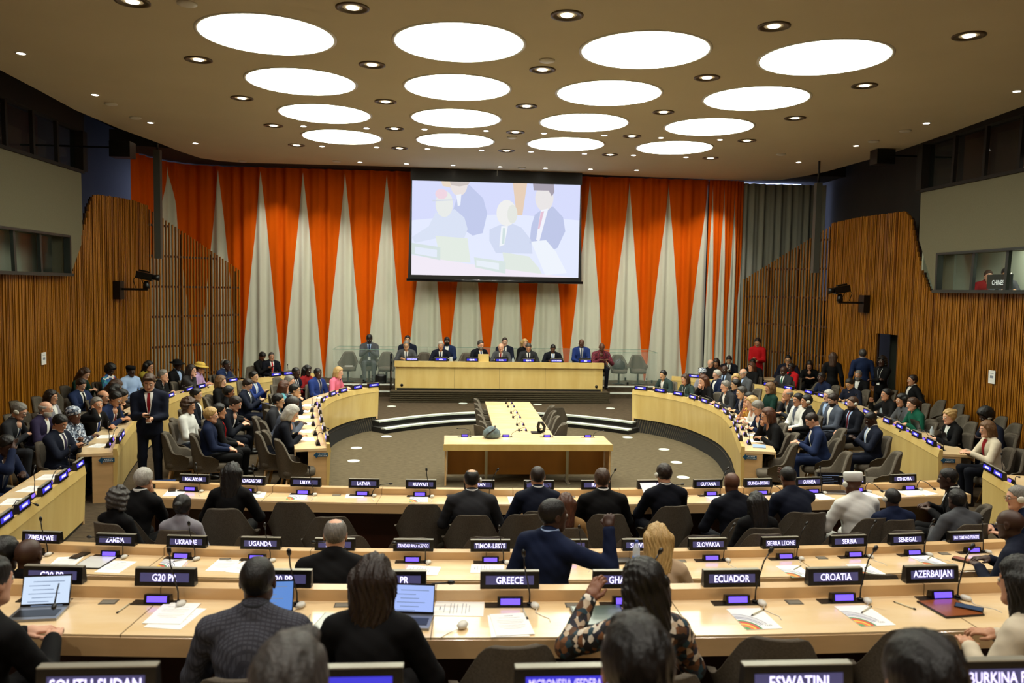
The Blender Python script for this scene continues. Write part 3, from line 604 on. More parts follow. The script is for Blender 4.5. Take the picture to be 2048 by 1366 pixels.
# ---------------- chairs ----------------
def chair_shell():
    m=MB(); th=np.radians(np.linspace(-118,118,41)); lv=7; out=[];inn=[]
    def pos(t,f,o):
        a=abs(math.degrees(t)); e=1/(1+math.exp((a-53)/4.2)); top=.585+.285*e+.02*math.cos(t)-.05*max(0,(a-95)/23); z=.33+(top-.33)*f
        hb=max(0,(z-.56)/.3); fl=.075*f*f*(1-e); rx=.235+o+fl-.022*hb*e; ry=.25+o+.07*f*e
        x=math.sin(t); y=-math.cos(t); k=(abs(x)**2.35+abs(y)**2.35)**(-1/2.35)
        return (x*k*rx,y*k*ry+ (0.0),z)
    rows=[]
    F=[0,.2,.45,.7,.9,.985,1.0]
    for f in F: rows.append([pos(t,f,.0) for t in th])
    for f in F[::-1]: rows.append([pos(t,min(f,.985),-.045) for t in th])
    m.grid(rows,0,True,flip=False)
    n=len(th); R=len(rows)
    for e in(0,n-1):
        ids=[[r*n+e for r in range(7)],[r*n+e for r in range(7,14)]]
        for r in range(6):
            q=(ids[0][r],ids[0][r+1],ids[1][5-r],ids[1][6-r]); m.f.append(list(q if e==0 else q[::-1])[::-1]); m.m.append(0); m.sm.append(True)
    return m
CSH=chair_shell().mesh('backrest',[FAB])
m=MB(); pro=[(.0,.33),(.16,.33),(.225,.345),(.235,.38),(.235,.43),(.215,.452),(.16,.462),(.0,.466)]
rows=[]
for r,z in pro:
    row=[]
    for k in range(32):
        t=2*math.pi*k/32; x,y=math.cos(t),math.sin(t); q=(abs(x)**3.4+abs(y)**3.4)**(-1/3.4); row.append((x*q*max(r,.001),y*q*max(r,.001)*1.08+.02,z))
    rows.append(row)
m.grid(rows,0,True,close=True); CST=m.mesh('seat',[FAB])
def chair_proto(kind):
    t=empty('armchair',(0,0,0),label='x',cat='armchair'); obj('seat',CST,t); obj('backrest',CSH,t)
    if kind=='wood':
        for sx_ in(-1,1):
            for sy in(-1,1): m=MB(); m.tube([(sx_*.16,sy*.15,.34),(sx_*.23,sy*.22,.0)],[.018,.012],8); m.build('leg',[LEGW],t)
        m=MB(); m.box((0,0,.325),(.36,.34,.025)); m.build('seat_frame',[LEGW],t)
    else:
        m=MB(); m.tube([(0,0,.02),(0,0,.34)],.028,12); m.build('column',[DGLOSS],t); m=MB(); m.lathe([(.2,0),(.2,.012),(.05,.03),(.03,.04)],20); m.build('base_plate',[DGLOSS],t)
    return t
CHW=chair_proto('wood'); CHP=chair_proto('ped')
def chair(x,y,zf,rz,label,kind='w',group='grey shell armchairs'):
    return dup(CHW if kind=='w' else CHP,(x,y,zf),rz,label,group)
def hd(h): return -math.radians(h)
# empty chairs: pixel of the backrest top centre, heading in degrees clockwise from straight ahead
EC=[ # row A and B chairs seen from behind
 (443,1018,0,'r','behind the woman with long black hair in the front row'),(580,1006,4,'r','pushed in under the front row desk below LIBYA'),(660,1035,-4,'r','set back below LATVIA'),(845,1010,0,'r','pushed in below KUWAIT'),
 (510,1073,0,'a','with its rim just above the UGANDA plate'),(690,1073,0,'a','with its rim just above the TUNISIA plate'),(822,1077,0,'a','with its rim just above the TRINIDAD AND TOBAGO plate'),(975,1075,0,'a','with its rim just above the TIMOR-LESTE plate'),(1278,1077,0,'a','with its rim just above the SLOVENIA plate'),
 (1050,1030,-3,'r','left of the tan jacket woman in the front row'),(1610,1026,8,'r','below the GUINEA plate'),(1410,1072,0,'a','with its rim just above the SLOVAKIA plate'),(1535,1069,0,'a','with its rim just above the SIERRA LEONE plate'),(1700,1067,0,'a','with its rim just above the SERBIA plate'),
 (1820,1062,0,'a','with its rim just above the SENEGAL plate'),
 (1035,1296,-4,'c','dark, in the foreground below GREECE'),(1560,1281,10,'c','dark, in the foreground below ECUADOR'),(1850,1268,14,'c','dark, in the foreground below CROATIA'),
 (1760,1150,8,'bb','tucked behind the second row desk below SERBIA'),
 # left wing
 (325,865,80,'w','nearest of the three empty ones left of the white jacket'),(342,838,82,'w','middle of the three empty ones left of the white jacket'),(368,820,84,'w','farthest of the three empty ones left of the white jacket'),
 (552,880,70,'w','nearest at the end of the left inner desk'),(527,862,78,'w','second at the end of the left inner desk'),(408,795,84,'w','between curly hair and brown hair on the left'),(545,770,110,'w','in the middle of the left wing behind the inner desk'),(551,756,120,'w','in the left wing by the two blue plates'),
 (500,734,130,'w','before the pale curtain beside the buzz-cut man'),(478,762,110,'w','behind the yellow hat woman toward the inner desk'),(360,762,95,'w','beside the striped sweater woman'),(370,742,110,'w','behind the black hat man'),
 (12,830,90,'w','at the left edge under the timber wall'),(24,803,92,'w','against the timber wall, behind the man with headphones'),(68,794,95,'w','tall backed, against the left timber wall'),(103,785,95,'w','half hidden behind the dark haired woman on the left'),(188,765,100,'w','behind the man in blue checking his phone'),(532,820,85,'w','between the glasses man and the brown curls man'),
 (453,744,120,'w','half hidden behind the yellow hat'),(580,742,150,'w','before the curtain right of the red tie man'),
 # right wing
 (1700,905,-80,'w','front empty one on the aisle right of the writing man'),(1800,905,-75,'w','front empty one on the aisle nearest the right second desk'),(1578,868,-78,'w','behind the woman at the end of the right inner desk'),(1592,888,-70,'w','last one beside the right inner desk end panel'),(1690,858,-80,'w','behind the man writing in navy suit'),
 (1520,778,-100,'w','grey and empty in the middle of the right inner area'),(1643,765,-100,'w','before the woman in blue at the right second desk'),(1676,771,-95,'w','behind the bending glasses man'),
 (1737,780,-90,'w','left of the woman with raised hand on the right'),(1779,787,-90,'w','right of the woman with raised hand'),(1792,781,-85,'w','behind the woman in black at the wall'),(1857,808,-85,'w','tallest of the row along the right wall'),
 (1888,801,-85,'w','second along the right timber wall'),(1925,809,-85,'w','third along the right timber wall'),(1934,831,-85,'w','behind the blonde woman at the laptop'),(1872,845,-85,'w','low one between the green dress and the blonde'),(1950,845,-85,'w','between the blonde and the man with headphones'),
 (2010,834,-85,'w','behind the man with headphones at the right wall'),(2038,848,-85,'w','at the right picture edge, upper'),(2030,872,-85,'w','at the right picture edge, middle'),(2046,900,-85,'w','at the right picture edge, lowest, with papers')]
used_lab=set()
for px,py,h,k,lb in EC:
    zf={'r':ZF,'a':ZF,'w':ZF,'c':ZC_,'bb':ZF}[k]; x,y=at(px,py,zf+.88); fx,fy=math.sin(math.radians(h)),math.cos(math.radians(h))
    chair(x+fx*.29,y+fy*.29,zf,hd(h),'empty grey armchair '+lb,group='empty grey armchairs')
# dais chairs
for px,lb in ((696,'left end of the dais, a paper on its seat'),(773,'dais, right of the man with the phone'),(848,'dais, behind and right of UNITED NATIONS'),(934,'dais, between the two men behind the podium'),(1238,'dais right part, holding the grey bag'),(1276,'right end of the dais')):
    x,z=atY(px,735,24.35); chair(x,24.35,.54,math.pi,'grey pedestal armchair on the '+lb,'p','grey pedestal armchairs on the dais')
# ---------------- podium ----------------
pt=empty('podium_desk',(1.42,22.3,.56),label='long straight maple podium desk on the dais with two round black holes',cat='podium')
m=MB(); m.box((0,.02,.36),(5.8,.04,.60),0); 
for x in(-1.27,-.02,1.27): m.box((x,-.0015,.36),(.006,.004,.6),1)
m.build('front_panel',[MAPLE,SEAM],pt)
m=MB(); m.box((0,0,.73),(5.84,.10,.16)); m.build('rim',[MAPLE],pt)
m=MB(); m.box((0,.33,.69),(5.8,.62,.04)); m.build('desktop',[MAPLE_TOP],pt)
for s in(-1,1):
    m=MB(); m.box((s*2.88,.3,.33),(.04,.56,.66)); m.build('side_panel',[MAPLE],pt)
    m=MB(); m.lathe([(.001,0),(.035,0),(.04,.008)],16); o=m.build('cable_hole',[BLACK],pt,(s*2.72,-.004,.14),(math.pi/2,0,0))
m=MB(); m.box((0,.03,.03),(5.7,.05,.06)); m.build('kickboard',[RIBD],pt)
for px,nm,lb in((824,'UNITED NATIONS',''),(882,'INDIA',''),(944,'G20 PR','left of the wooden stand'),(1002.5,'BRAZIL',''),(1057,'G20 PR','between BRAZIL and SOUTH AFRICA'),(1113,'SOUTH AFRICA',''),(1171,'MALI','')):
    x,_=atY(px,718,22.3); t=plate(x,22.3,1.37,0,nm,'podium nameplate reading %s%s'%(nm,(', '+lb) if lb else ''),True,.05,'podium nameplates',False)
    m=MB(); m.box((0,0,.11),(.33,.02,.22)); m.box((0,-.012,.11),(.30,.006,.19),1); t2=empty('monitor',(x+random.uniform(-.02,.05),22.45,1.27),label='small black monitor standing behind the %s podium plate%s'%(nm,(' '+lb) if lb else ''),cat='monitor',group='podium monitors'); m.build('screen',[BLACK,DGLOSS],t2); m=MB(); m.box((0,.03,.005),(.16,.14,.01)); m.build('foot',[BLACK],t2)
m=MB(); m.box((0,0,.15),(.3,.14,.3)); o=m.build('lectern_stand',[MAPLE],label='small pale wooden stand beside the bearded man on the podium',cat='stand'); x,_=atY(967,718,22.4); o.location=(x,22.42,1.27)
# glass railings
def glassrail(pts,z,label):
    t=empty('glass_railing',(pts[0][0],pts[0][1],z),label=label,cat='glass railing'); O=pts[0]
    for a,b in zip(pts[:-1],pts[1:]):
        L=math.hypot(b[0]-a[0],b[1]-a[1]); n=max(1,round(L/1.3)); an=math.atan2(b[1]-a[1],b[0]-a[0])
        for i in range(n):
            f=(i+.5)/n; c=(a[0]+(b[0]-a[0])*f-O[0],a[1]+(b[1]-a[1])*f-O[1]); m=MB(); m.box((c[0],c[1],.52),(L/n-.015,.012,.98),rz=an); m.build('glass_pane',[GLASS],t)
            m=MB(); m.box((c[0],c[1],1.0),(L/n-.01,.02,.012),rz=an); m.build('top_edge',[mat('glass_edge','7fa392',.2)],t)
            m=MB(); m.box((c[0],c[1],.05),(.05,.05,.1),rz=an); m.build('clamp',[DGLOSS],t)
xl,_=atY(666,700,24.0); xr,_=atY(1315,711,24.0)
glassrail([(xl,25.2),(xl,24.0),(-1.62,24.0)],.54,'glass railing on the left of the dais'); glassrail([(4.52,24.0),(xr,24.0),(xr,25.2)],.54,'glass railing on the right of the dais')
glassrail([(xl,25.25),(xr,25.25)],.54,'glass railing along the back of the dais before the curtain')
m=MB(); m.box((0,0,.45),(.02,.6,1.1)); t=empty('side_screen',(-1.62,22.6,.56),label='dark framed glass pane at the left end of the podium',cat='glass pane'); m.build('pane',[DGLOSS],t)
# ---------------- projection screen ----------------
YS=24.45; c=[atY(*q,YS) for q in((825,363),(1162,368),(1155,556),(822,549))]
x0=(c[0][0]+c[3][0])/2; x1=(c[1][0]+c[2][0])/2; z1=(c[0][1]+c[1][1])/2; z0=(c[2][1]+c[3][1])/2
st=empty('projection_screen',((x0+x1)/2,YS,z0),label='large hanging projection screen showing washed-out seated men in suits',cat='projection screen')
W,Hh=x1-x0,z1-z0
def PS(name,col,pts,d,e=.46):
    col=''.join('%02x'%int(int(col[i:i+2],16)*.62+w_*.38) for i,w_ in((0,228),(2,234),(4,250)))
    m=MB(); m.add([((u-.5)*W,-.006-d*.0006,(1-v)*Hh) for u,v in pts],[list(range(len(pts)))]); me=m.mesh(name,[mat('screen_'+col,'000000',.9,emit=col,es=e,spec=0)]); 
    # consistent facing toward the room
    if me.polygons[0].normal.y>0: me.flip_normals()
    return obj(name,me,st)
PS('picture',"dfe4fb",[(0,0),(1,0),(1,1),(0,1)],0)
def el(cx,cy,rx,ry,a0=0,a1=360,n=20): return [(cx+rx*math.cos(math.radians(a0+(a1-a0)*i/n)),cy+ry*math.sin(math.radians(a0+(a1-a0)*i/n))) for i in range(n+(0 if a1-a0==360 else 1))]
PS('picture_area','c9cdf6',[(0,0),(1,0),(1,.38),(.6,.33),(.3,.36),(0,.42)],1)
PS('picture_area','e2b98c',[(.595,0),(.68,0),(.655,.34),(.62,.34)],2); PS('picture_area','e6c9a2',[(.17,.0),(.24,0),(.235,.07),(.18,.05)],2)
PS('picture_area','a9b2dc',[(.27,.13),(.335,.03),(.42,.17),(.445,.33),(.42,.54),(.36,.57),(.30,.5),(.24,.32)],3); PS('picture_area','e8d7c8',el(.275,.03,.05,.12,0,180),4); PS('picture_area','b9a796',[(.22,.0),(.34,.0),(.33,.03),(.28,.05),(.23,.04)],5); PS('picture_area','eef2f6',[(.26,.14),(.29,.13),(.285,.25),(.27,.26)],5)
PS('picture_area','cfd8ea',[(.14,.33),(.19,.37),(.25,.29),(.31,.38),(.33,.5),(.31,.6),(.16,.6),(.02,.66),(.0,.6),(.1,.48)],6); PS('picture_area','e4e6d8',el(.19,.24,.052,.14),7); PS('picture_area','f0c4cc',el(.172,.135,.036,.055),8); PS('picture_area','c2c8d6',[(.12,.2),(.25,.19),(.25,.2),(.12,.215)],9)
PS('picture_area','c3cce6',[(.46,.5),(.52,.45),(.58,.42),(.65,.47),(.71,.6),(.72,.75),(.5,.75),(.46,.62)],6); PS('picture_area','f0ece0',el(.56,.32,.06,.14),7); PS('picture_area','dfe0cc',el(.595,.33,.03,.1),8); PS('picture_area','f2f4f2',[(.53,.46),(.57,.46),(.55,.66),(.52,.68)],8); PS('picture_area','c0d6cc',[(.54,.48),(.555,.48),(.55,.65),(.535,.65)],9)
PS('picture_area','a5aed6',[(.73,.33),(.79,.25),(.84,.24),(.9,.35),(.915,.5),(.87,.68),(.83,.72),(.75,.62),(.70,.64),(.71,.45)],6); PS('picture_area','e6ddd2',el(.785,.15,.055,.14),7); PS('picture_area','7d6f78',[(.715,.0),(.84,.0),(.845,.08),(.83,.13),(.81,.07),(.72,.07)],8); PS('picture_area','f2f2f6',[(.765,.28),(.81,.26),(.76,.62),(.74,.6)],8); PS('picture_area','dfa6b8',[(.765,.3),(.785,.29),(.76,.48),(.75,.48)],9)
PS('picture_area','dce6cf',[(.14,.58),(.33,.6),(.35,.86),(.17,.84)],7); PS('picture_area','f4e4ec',[(0,.79),(.37,.88),(.75,.96),(.98,1),(0,1)],8)
PS('picture_area','c8d8cc',[(0,.66),(.17,.7),(.17,.84),(0,.78)],9); PS('picture_area','dfe6f2',[(.02,.70),(.15,.73),(.15,.81),(.02,.775)],10); PS('picture_area','ccdcd0',[(.37,.80),(.56,.84),(.56,.97),(.38,.91)],9); PS('picture_area','e4ecf0',[(.385,.83),(.52,.86),(.52,.93),(.385,.89)],10)
PS('picture_area','d9e2cd',[(.54,.74),(.7,.78),(.76,.9),(.79,1),(.56,.97)],7); PS('picture_area','eef3f6',[(.71,.62),(.8,.6),(.86,.72),(.93,.95),(.8,.98)],9)
m=MB(); m.box((0,.02,Hh/2),(W,.02,Hh)); m.build('screen_sheet',[BLACK],st)
wb,wt=.09,.03
m=MB(); m.add([(-W/2-.10,0,-.02),(-W/2,0,-.02),(-W/2,0,Hh),(-W/2-.03,0,Hh)],[(0,1,2,3)]); m.add([(W/2,0,-.02),(W/2+.10,0,-.02),(W/2+.03,0,Hh),(W/2,0,Hh)],[(0,1,2,3)]); m.box((0,.0,Hh+.18),(W+.1,.02,.36)); m.box((0,0,-.06),(W+.2,.03,.12)); m.build('black_border',[BLACK],st)
m=MB(); m.tube([(-W/2-.14,0,-.15),(W/2+.14,0,-.15)],.045,10); m.build('bottom_bar',[DGLOSS],st)
m=MB(); m.tube([(0,-.02,Hh+.2),(0,-.02,Hh+.5)],.006,6); m.build('pull_cord',[WPLAST],st)
# ---------------- T-shaped table in the well ----------------
tt=empty('t_shaped_table',(1.39,14.1,0),label='T-shaped pale maple table standing in the middle of the well',cat='table')
m=MB(); m.prism([(-1.46,-.42),(-1.46,.40),(1.46,.40),(1.46,-.42)],.62,.73) ; m.build('cross_top',[MAPLE_TOP],tt)
m=MB(); m.box((0,-.425,.675),(2.94,.012,.112)); m.build('desk_edge',[MAPLE],tt)
m=MB(); m.box((0,2.62,.70),(1.06,4.44,.06)); m.build('stem_top',[MAPLE_TOP],tt)
m=MB(); m.box((-.45,2.62,.335),(.03,4.3,.67)); m.build('stem_panel',[MAPLE],tt); m=MB(); m.box((.45,2.62,.335),(.03,4.3,.67)); m.build('stem_panel',[MAPLE],tt)
m=MB(); m.box((0,.05,.36),(2.8,.03,.52)); m.build('modesty_panel',[mat('amber_panel','b07c2e',.45,tex='noise',col2='9a681f',scale=(3,3,1))],tt)
for s in(-1,1):
    m=MB(); m.box((s*1.43,-.05,.31),(.03,.66,.62)); m.build('end_panel',[MAPLE_EDGE],tt)
    m=MB(); m.box((s*.72,-.1,.31),(.05,.03,.62)); m.box((s*.72,-.2,.01),(.06,.34,.02)); m.build('leg',[STEEL],tt)
for i,px in enumerate((929,1010,1091,1171)):
    x,y=at(px,870,.73); dup(MIC[3] if i in(1,3) else MIC[2],(x,14.36,.73),0,'violet-lit conference unit on the T-shaped table, %s from the left'%['first','second','third','fourth'][i],'table conference units',.85)
for i,(px,py) in enumerate(((1012,807),(1024,807),(1016,814),(1028,814),(1022,826),(1034,826),(1026,835),(1040,835),(1034,850),(1047,850),(1038,861),(1052,861))):
    x,y=at(px,py,.73); dup(MIC[4 if i%2 else 3],(x,y,.73),-math.pi/2 if i%2 else math.pi/2,'small microphone unit on the table stem, %s column, %s pair from far end'%('right' if i%2 else 'left',['first','second','third','fourth','fifth','sixth'][i//2]),'stem microphone units',.62)
TC=[(956,805,92,'far left side'),(957,815,90,'left side, second'),(960,826,90,'left side, third'),(964,838,88,'left side, fourth'),(968,851,86,'left side, fifth'),(958,866,60,'left side nearest the crosspiece')]
for px,py,h,lb in TC: x,y=at(px,py,.8); chair(x+.22,y+(.5 if 'crosspiece' in lb else 0),0,hd(h),'empty grey armchair at the T-shaped table, '+lb,'p','chairs at the T-shaped table')
for px,py,h,lb in((1094,821,-92,'right side, first'),(1097,832,-90,'right side, second'),(1103,843,-90,'right side, third'),(1114,856,-75,'right side, fourth'),(1126,866,-60,'right side nearest the crosspiece'),(1098,822,-5,'dark one turned toward the podium')): x,y=at(px,py,.78); chair(x+(.12 if h>-10 else -.15),y+(.1 if h>-10 else .5 if 'crosspiece' in lb else 0),0,hd(h),'empty grey armchair at the T-shaped table, '+lb,'p','chairs at the T-shaped table')
# phone terminal, backpack
t=empty('desk_terminal',(*at(1078,866,.73),.73),label='black curved desk terminal with round handle on the T-shaped table',cat='terminal'); m=MB(); m.box((-.06,0,.01),(.18,.2,.02)); m.build('base',[BLACK],t); m=MB(); m.tube([(0,0,.02),(-.02,0,.12),(0,0,.2),(.05,0,.2),(.1,0,.12),(.09,0,.04),(.03,0,.02)],.03,8); m.build('handle',[BLACK],t)
t=empty('backpack',(*at(983,876,.73),.73),label='grey and black backpack lying on the T-shaped table crosspiece',cat='backpack'); m=MB(); m.lathe([(.01,0),(.12,.01),(.15,.06),(.13,.14),(.06,.2),(.005,.22)],16,sx=1.1,sy=.8); m.build('bag',[mat('bag_grey','6d8088',.7,tex='noise',col2='3a4448',scale=(14,14,14))],t); m=MB(); m.tube([(-.1,-.1,.05),(-.04,-.16,.12),(.04,-.14,.18),(.06,-.02,.22)],.015,6); m.build('strap',[BLACK],t)
# floor discs
for i,(px,py,z) in enumerate(((783,813,ZF),(926,807,ZF),(1075,809,ZF),(1221,817,ZF),(773,873,0),(713,896,0),(707,922,0),(1255,875,0),(1328,899,0),(1353,925,0),(1366,955,0),(735,966,0),(1628,949,ZF))):
    x,y=at(px,py,z); m=MB(); m.lathe([(.12,0),(.118,.006),(.1,.007),(.095,.004),(.001,.004)],24); o=m.build('floor_box',[DISCM],label='round pale floor box lid, %s'%['upper level far left','upper level left of the table','upper level right of the table','upper level far right','well floor, upper left','well floor, left middle','well floor, left lower','well floor, upper right','well floor, right middle','well floor, right lower','well floor above HUNGARY','well floor above LATVIA','in the right aisle under the empty chair'][i],cat='floor box',group='round floor box lids'); o.location=(x,y,z)
# ---------------- wall items ----------------
def on_wall(W,px,py,side,inset):
    for a,b in zip(W[:-1],W[1:]):
        # intersect vertical plane a-b
        r=ray(px,py); tx,ty=b[0]-a[0],b[1]-a[1]; nx,ny=-ty,tx; d=r[0]*nx+r[1]*ny
        if abs(d)<1e-9: continue
        t=(a[0]*nx+a[1]*ny)/d
        if t<0: continue
        x,y=r[0]*t,r[1]*t; s=((x-a[0])*tx+(y-a[1])*ty)/(tx*tx+ty*ty)
        if 0<=s<=1: return float(x-side*inset),float(y),float(H+r[2]*t),math.atan2(ty,tx)
for px,py,W,s,lb in((80,717,WL,-1,'white notice sheet taped to the left timber wall'),(1991,754,WR,1,'white notice sheet taped to the right timber wall')):
    x,y,z,a=on_wall(W,px,py,s,.08); m=MB(); m.box((0,0,0),(.01,.2,.27)); m.box((-s*.006,0,.07),(.001,.12,.01),1); m.box((-s*.006,0,.0),(.001,.1,.05),1); o=m.build('notice_sheet',[PAPER,INK],label=lb,cat='notice'); o.location=(x,y,z)
for px,py,W,s,lb in((228,580,WL,-1,'black remote camera on a bracket on the left timber wall'),(1737,608,WR,1,'black remote camera on a bracket on the right timber wall')):
    x,y,z,a=on_wall(W,px,py,s,.12); t=empty('wall_camera',(x,y,z),label=lb,cat='camera'); d=-s; t.scale=(1.35,)*3
    m=MB(); m.box((0,0,0),(.12,.2,.34)); m.build('wall_box',[BLACK],t); m=MB(); m.box((d*.28,0,.02),(.5,.05,.04)); m.build('arm',[BLACK],t)
    m=MB(); m.lathe([(.06,0),(.06,.06),(.045,.1),(.04,.14)],16,c=(d*.5,0,.04)); m.build('pan_head',[BLACK],t)
    m=MB(); R=Matrix.Rotation(.2*d,3,'Y'); m.box((d*.48,-.02,.27),(.3,.12,.13),R=R); m.box((d*.48,-.02,.36),(.2,.06,.03),R=R); m.tube([(d*.62,-.02,.25),(d*.74,-.02,.24)],[.045,.06],14); m.build('body',[BLACK],t)
    m=MB(); m.tube([(d*.3,.0,.05),(d*.28,-.05,.2),(d*.36,-.06,.3),(d*.42,-.05,.22),(d*.46,0,.1)],.008,6); m.build('cable',[BLACK],t)
for px,p0,p1,D,lb,cl in((315,300,517,21.6,'slim dark loudspeaker column hanging before the left timber screen','x'),(1637,366,546,21.0,'slim dark loudspeaker column hanging before the right timber screen','x')):
    x,z1_=atY(px,p0,D); _,z0_=atY(px,p1,D); t=empty('column_loudspeaker',(x,D,z0_),label=lb,cat='loudspeaker'); m=MB(); m.box((0,0,(z1_-z0_)/2),(.16,.16,z1_-z0_)); m.build('cabinet',[mat('speaker_grey','4a4b46',.5)],t); m=MB(); m.tube([(0,0,z1_-z0_),(0,0,7.4-z0_)],.03,8); m.build('hanger',[BLACK],t)
for (x,y,z),lb in(((*atY(245,300,19)[:1],19,atY(245,300,19)[1]),'black loudspeaker box in the dark beside the left ceiling edge'),((atY(1765,315,19)[0],19,atY(1765,315,19)[1]),'black loudspeaker box in the dark beside the right ceiling edge')):
    t=empty('loudspeaker',(x,y,z),label=lb,cat='loudspeaker'); m=MB(); m.box((0,0,0),(.45,.35,.35)); m.build('cabinet',[BLACK],t); m=MB(); m.box((math.copysign(1.1,x),0,.05),(2.2,.04,.04)); m.build('bracket',[BLACK],t)
# booth sign and interpreter shapes
x=11.02; (y_,z_)=atX(1999,569,11.35); me=text_mesh('CHINESE',.14); me.materials.append(mat('booth_text','dfe6de',.5,emit='dfe6de',es=.4)); t=empty('booth_sign',(11.35,y_,z_+.04),label='grey booth sign reading CHINESE in the right interpreter window',cat='sign'); m=MB(); m.box((0,0,.02),(.03,.75,.3)); m.build('board',[FRAME],t); obj('lettering',me,t,(-.02,0,.0),(math.pi/2,0,-math.pi/2))
# ---------------- implicit surfaces ----------------
def rc(P,a,b,r1,r2):
    a=np.array(a,float);b=np.array(b,float);ba=b-a;pa=P-a;t=np.clip((pa@ba)/max(ba@ba,1e-9),0,1)
    return np.linalg.norm(pa-t[...,None]*ba,axis=-1)-(r1+(r2-r1)*t)
def el_(P,c,r,R=None):
    q=P-np.array(c,float)
    if R is not None: q=q@R
    r=np.array(r,float); k0=np.linalg.norm(q/r,axis=-1); k1=np.linalg.norm(q/r**2,axis=-1)+1e-9; return k0*(k0-1)/k1
def smin(a,b,k):
    if k<=0: return np.minimum(a,b)
    h=np.clip(.5+.5*(b-a)/k,0,1); return b+(a-b)*h-k*h*(1-h)
def smax(a,b,k): return -smin(-a,-b,k)
def field(P,prims,k):
    d=None
    for p in prims:
        e=rc(P,*p[1:]) if p[0]=='c' else el_(P,*p[1:])
        d=e if d is None else smin(d,e,k)
    return d
def surfnet(fn,lo,hi,h):
    lo=np.array(lo,float)-1.5*h; n=np.ceil((np.array(hi)+1.5*h-lo)/h).astype(int)+1
    G=np.stack(np.meshgrid(*[lo[i]+h*np.arange(n[i]) for i in range(3)],indexing='ij'),-1); F=fn(G); S=F<0
    c=[(i,j,k) for i in(0,1) for j in(0,1) for k in(0,1)]; sl=lambda A,o:A[o[0]:n[0]-1+o[0],o[1]:n[1]-1+o[1],o[2]:n[2]-1+o[2]]
    cnt=sum(sl(S,o).astype(int) for o in c); act=(cnt>0)&(cnt<8); idx=-np.ones(act.shape,int); m=act.sum(); idx[act]=np.arange(m)
    Fc={o:sl(F,o)[act] for o in c}; acc=np.zeros((m,3)); w=np.zeros(m)
    for a in c:
        for ax in range(3):
            if a[ax]: continue
            b=list(a); b[ax]=1; b=tuple(b); fa,fb=Fc[a],Fc[b]; x=(fa<0)!=(fb<0); t=np.where(x,fa/np.where(x,fa-fb,1),0)
            p=np.tile(np.array(a,float),(m,1)); p[:,ax]+=t; acc+=p*x[:,None]; w+=x
    V=lo+(np.argwhere(act)+acc/w[:,None])*h; Q=[]
    for ax in range(3):
        u,v=(ax+1)%3,(ax+2)%3
        s0=[slice(1,-1)]*3; s0[ax]=slice(0,-1); s1=list(s0); s1[ax]=slice(1,None)
        A=S[tuple(s0)];B=S[tuple(s1)]; E=np.argwhere(A!=B); 
        if not len(E): continue
        ins=A[tuple(E.T)]; E=E.copy(); E[:,u]+=1; E[:,v]+=1
        def cell(du,dv):
            q=E.copy(); q[:,u]+=du; q[:,v]+=dv; return idx[tuple(q.T)]
        q=np.stack([cell(-1,-1),cell(0,-1),cell(0,0),cell(-1,0)],1); q[~ins]=q[~ins][:,::-1]; Q.append(q)
    return V,np.concatenate(Q) if Q else np.zeros((0,4),int)
def prim_mesh(prims,k,h,extra=None):
    lo=np.full(3,1e9);hi=-lo
    for p in prims:
        if p[0]=='c':
            for q,r in((p[1],p[3]),(p[2],p[4])): lo=np.minimum(lo,np.array(q)-r);hi=np.maximum(hi,np.array(q)+r)
        else: r=max(p[2]); lo=np.minimum(lo,np.array(p[1])-r);hi=np.maximum(hi,np.array(p[1])+r)
    f=(lambda P:field(P,prims,k)) if extra is None else (lambda P:extra(P,field(P,prims,k)))
    return surfnet(f,lo-.01,hi+.01,h)
# ---------------- head, hands, hair templates ----------------
def head_fn(P,fem=False):
    X=P.copy(); X[...,0]=np.abs(X[...,0])
    d=el_(P,(0,-.014,.028),(.077,.096,.088)); d=smin(d,el_(P,(0,.018,-.03),(.061 if not fem else .057,.07,.088)),.03); d=smin(d,rc(P,(0,.062,-.094),(0,.066,-.096),.021,.019),.03)
    d=smin(d,rc(X,(.04,.01,-.065),(.02,.055,-.09),.022,.018),.03)
    d=smin(d,rc(P,(0,-.02,-.07),(0,-.036,-.21),.052 if not fem else .044,.058 if not fem else .048),.025)
    d=smin(d,rc(X,(.012,.079,.032),(.042,.066,.03),.010,.009),.012)
    d=smax(d,-rc(X,(.030,.102,.008),(.034,.098,.008),.017,.015),.012)
    d=smin(d,rc(P,(0,.083,.02),(0,.101,-.022),.0065,.012),.008); d=smin(d,rc(X,(.011,.088,-.028),(.012,.086,-.028),.009,.008),.005)
    d=smin(d,rc(X,(0,.083,-.052),(.018,.076,-.054),.006,.004),.004); d=smin(d,rc(X,(0,.081,-.064),(.016,.075,-.062),.0065,.005),.004)
    e=el_(X,(.079,-.008,-.002),(.008,.020,.033)); e=smax(e,-el_(X,(.09,-.004,.004),(.008,.011,.018)),.003); d=smin(d,e,.006)
    return d
HEADS={}
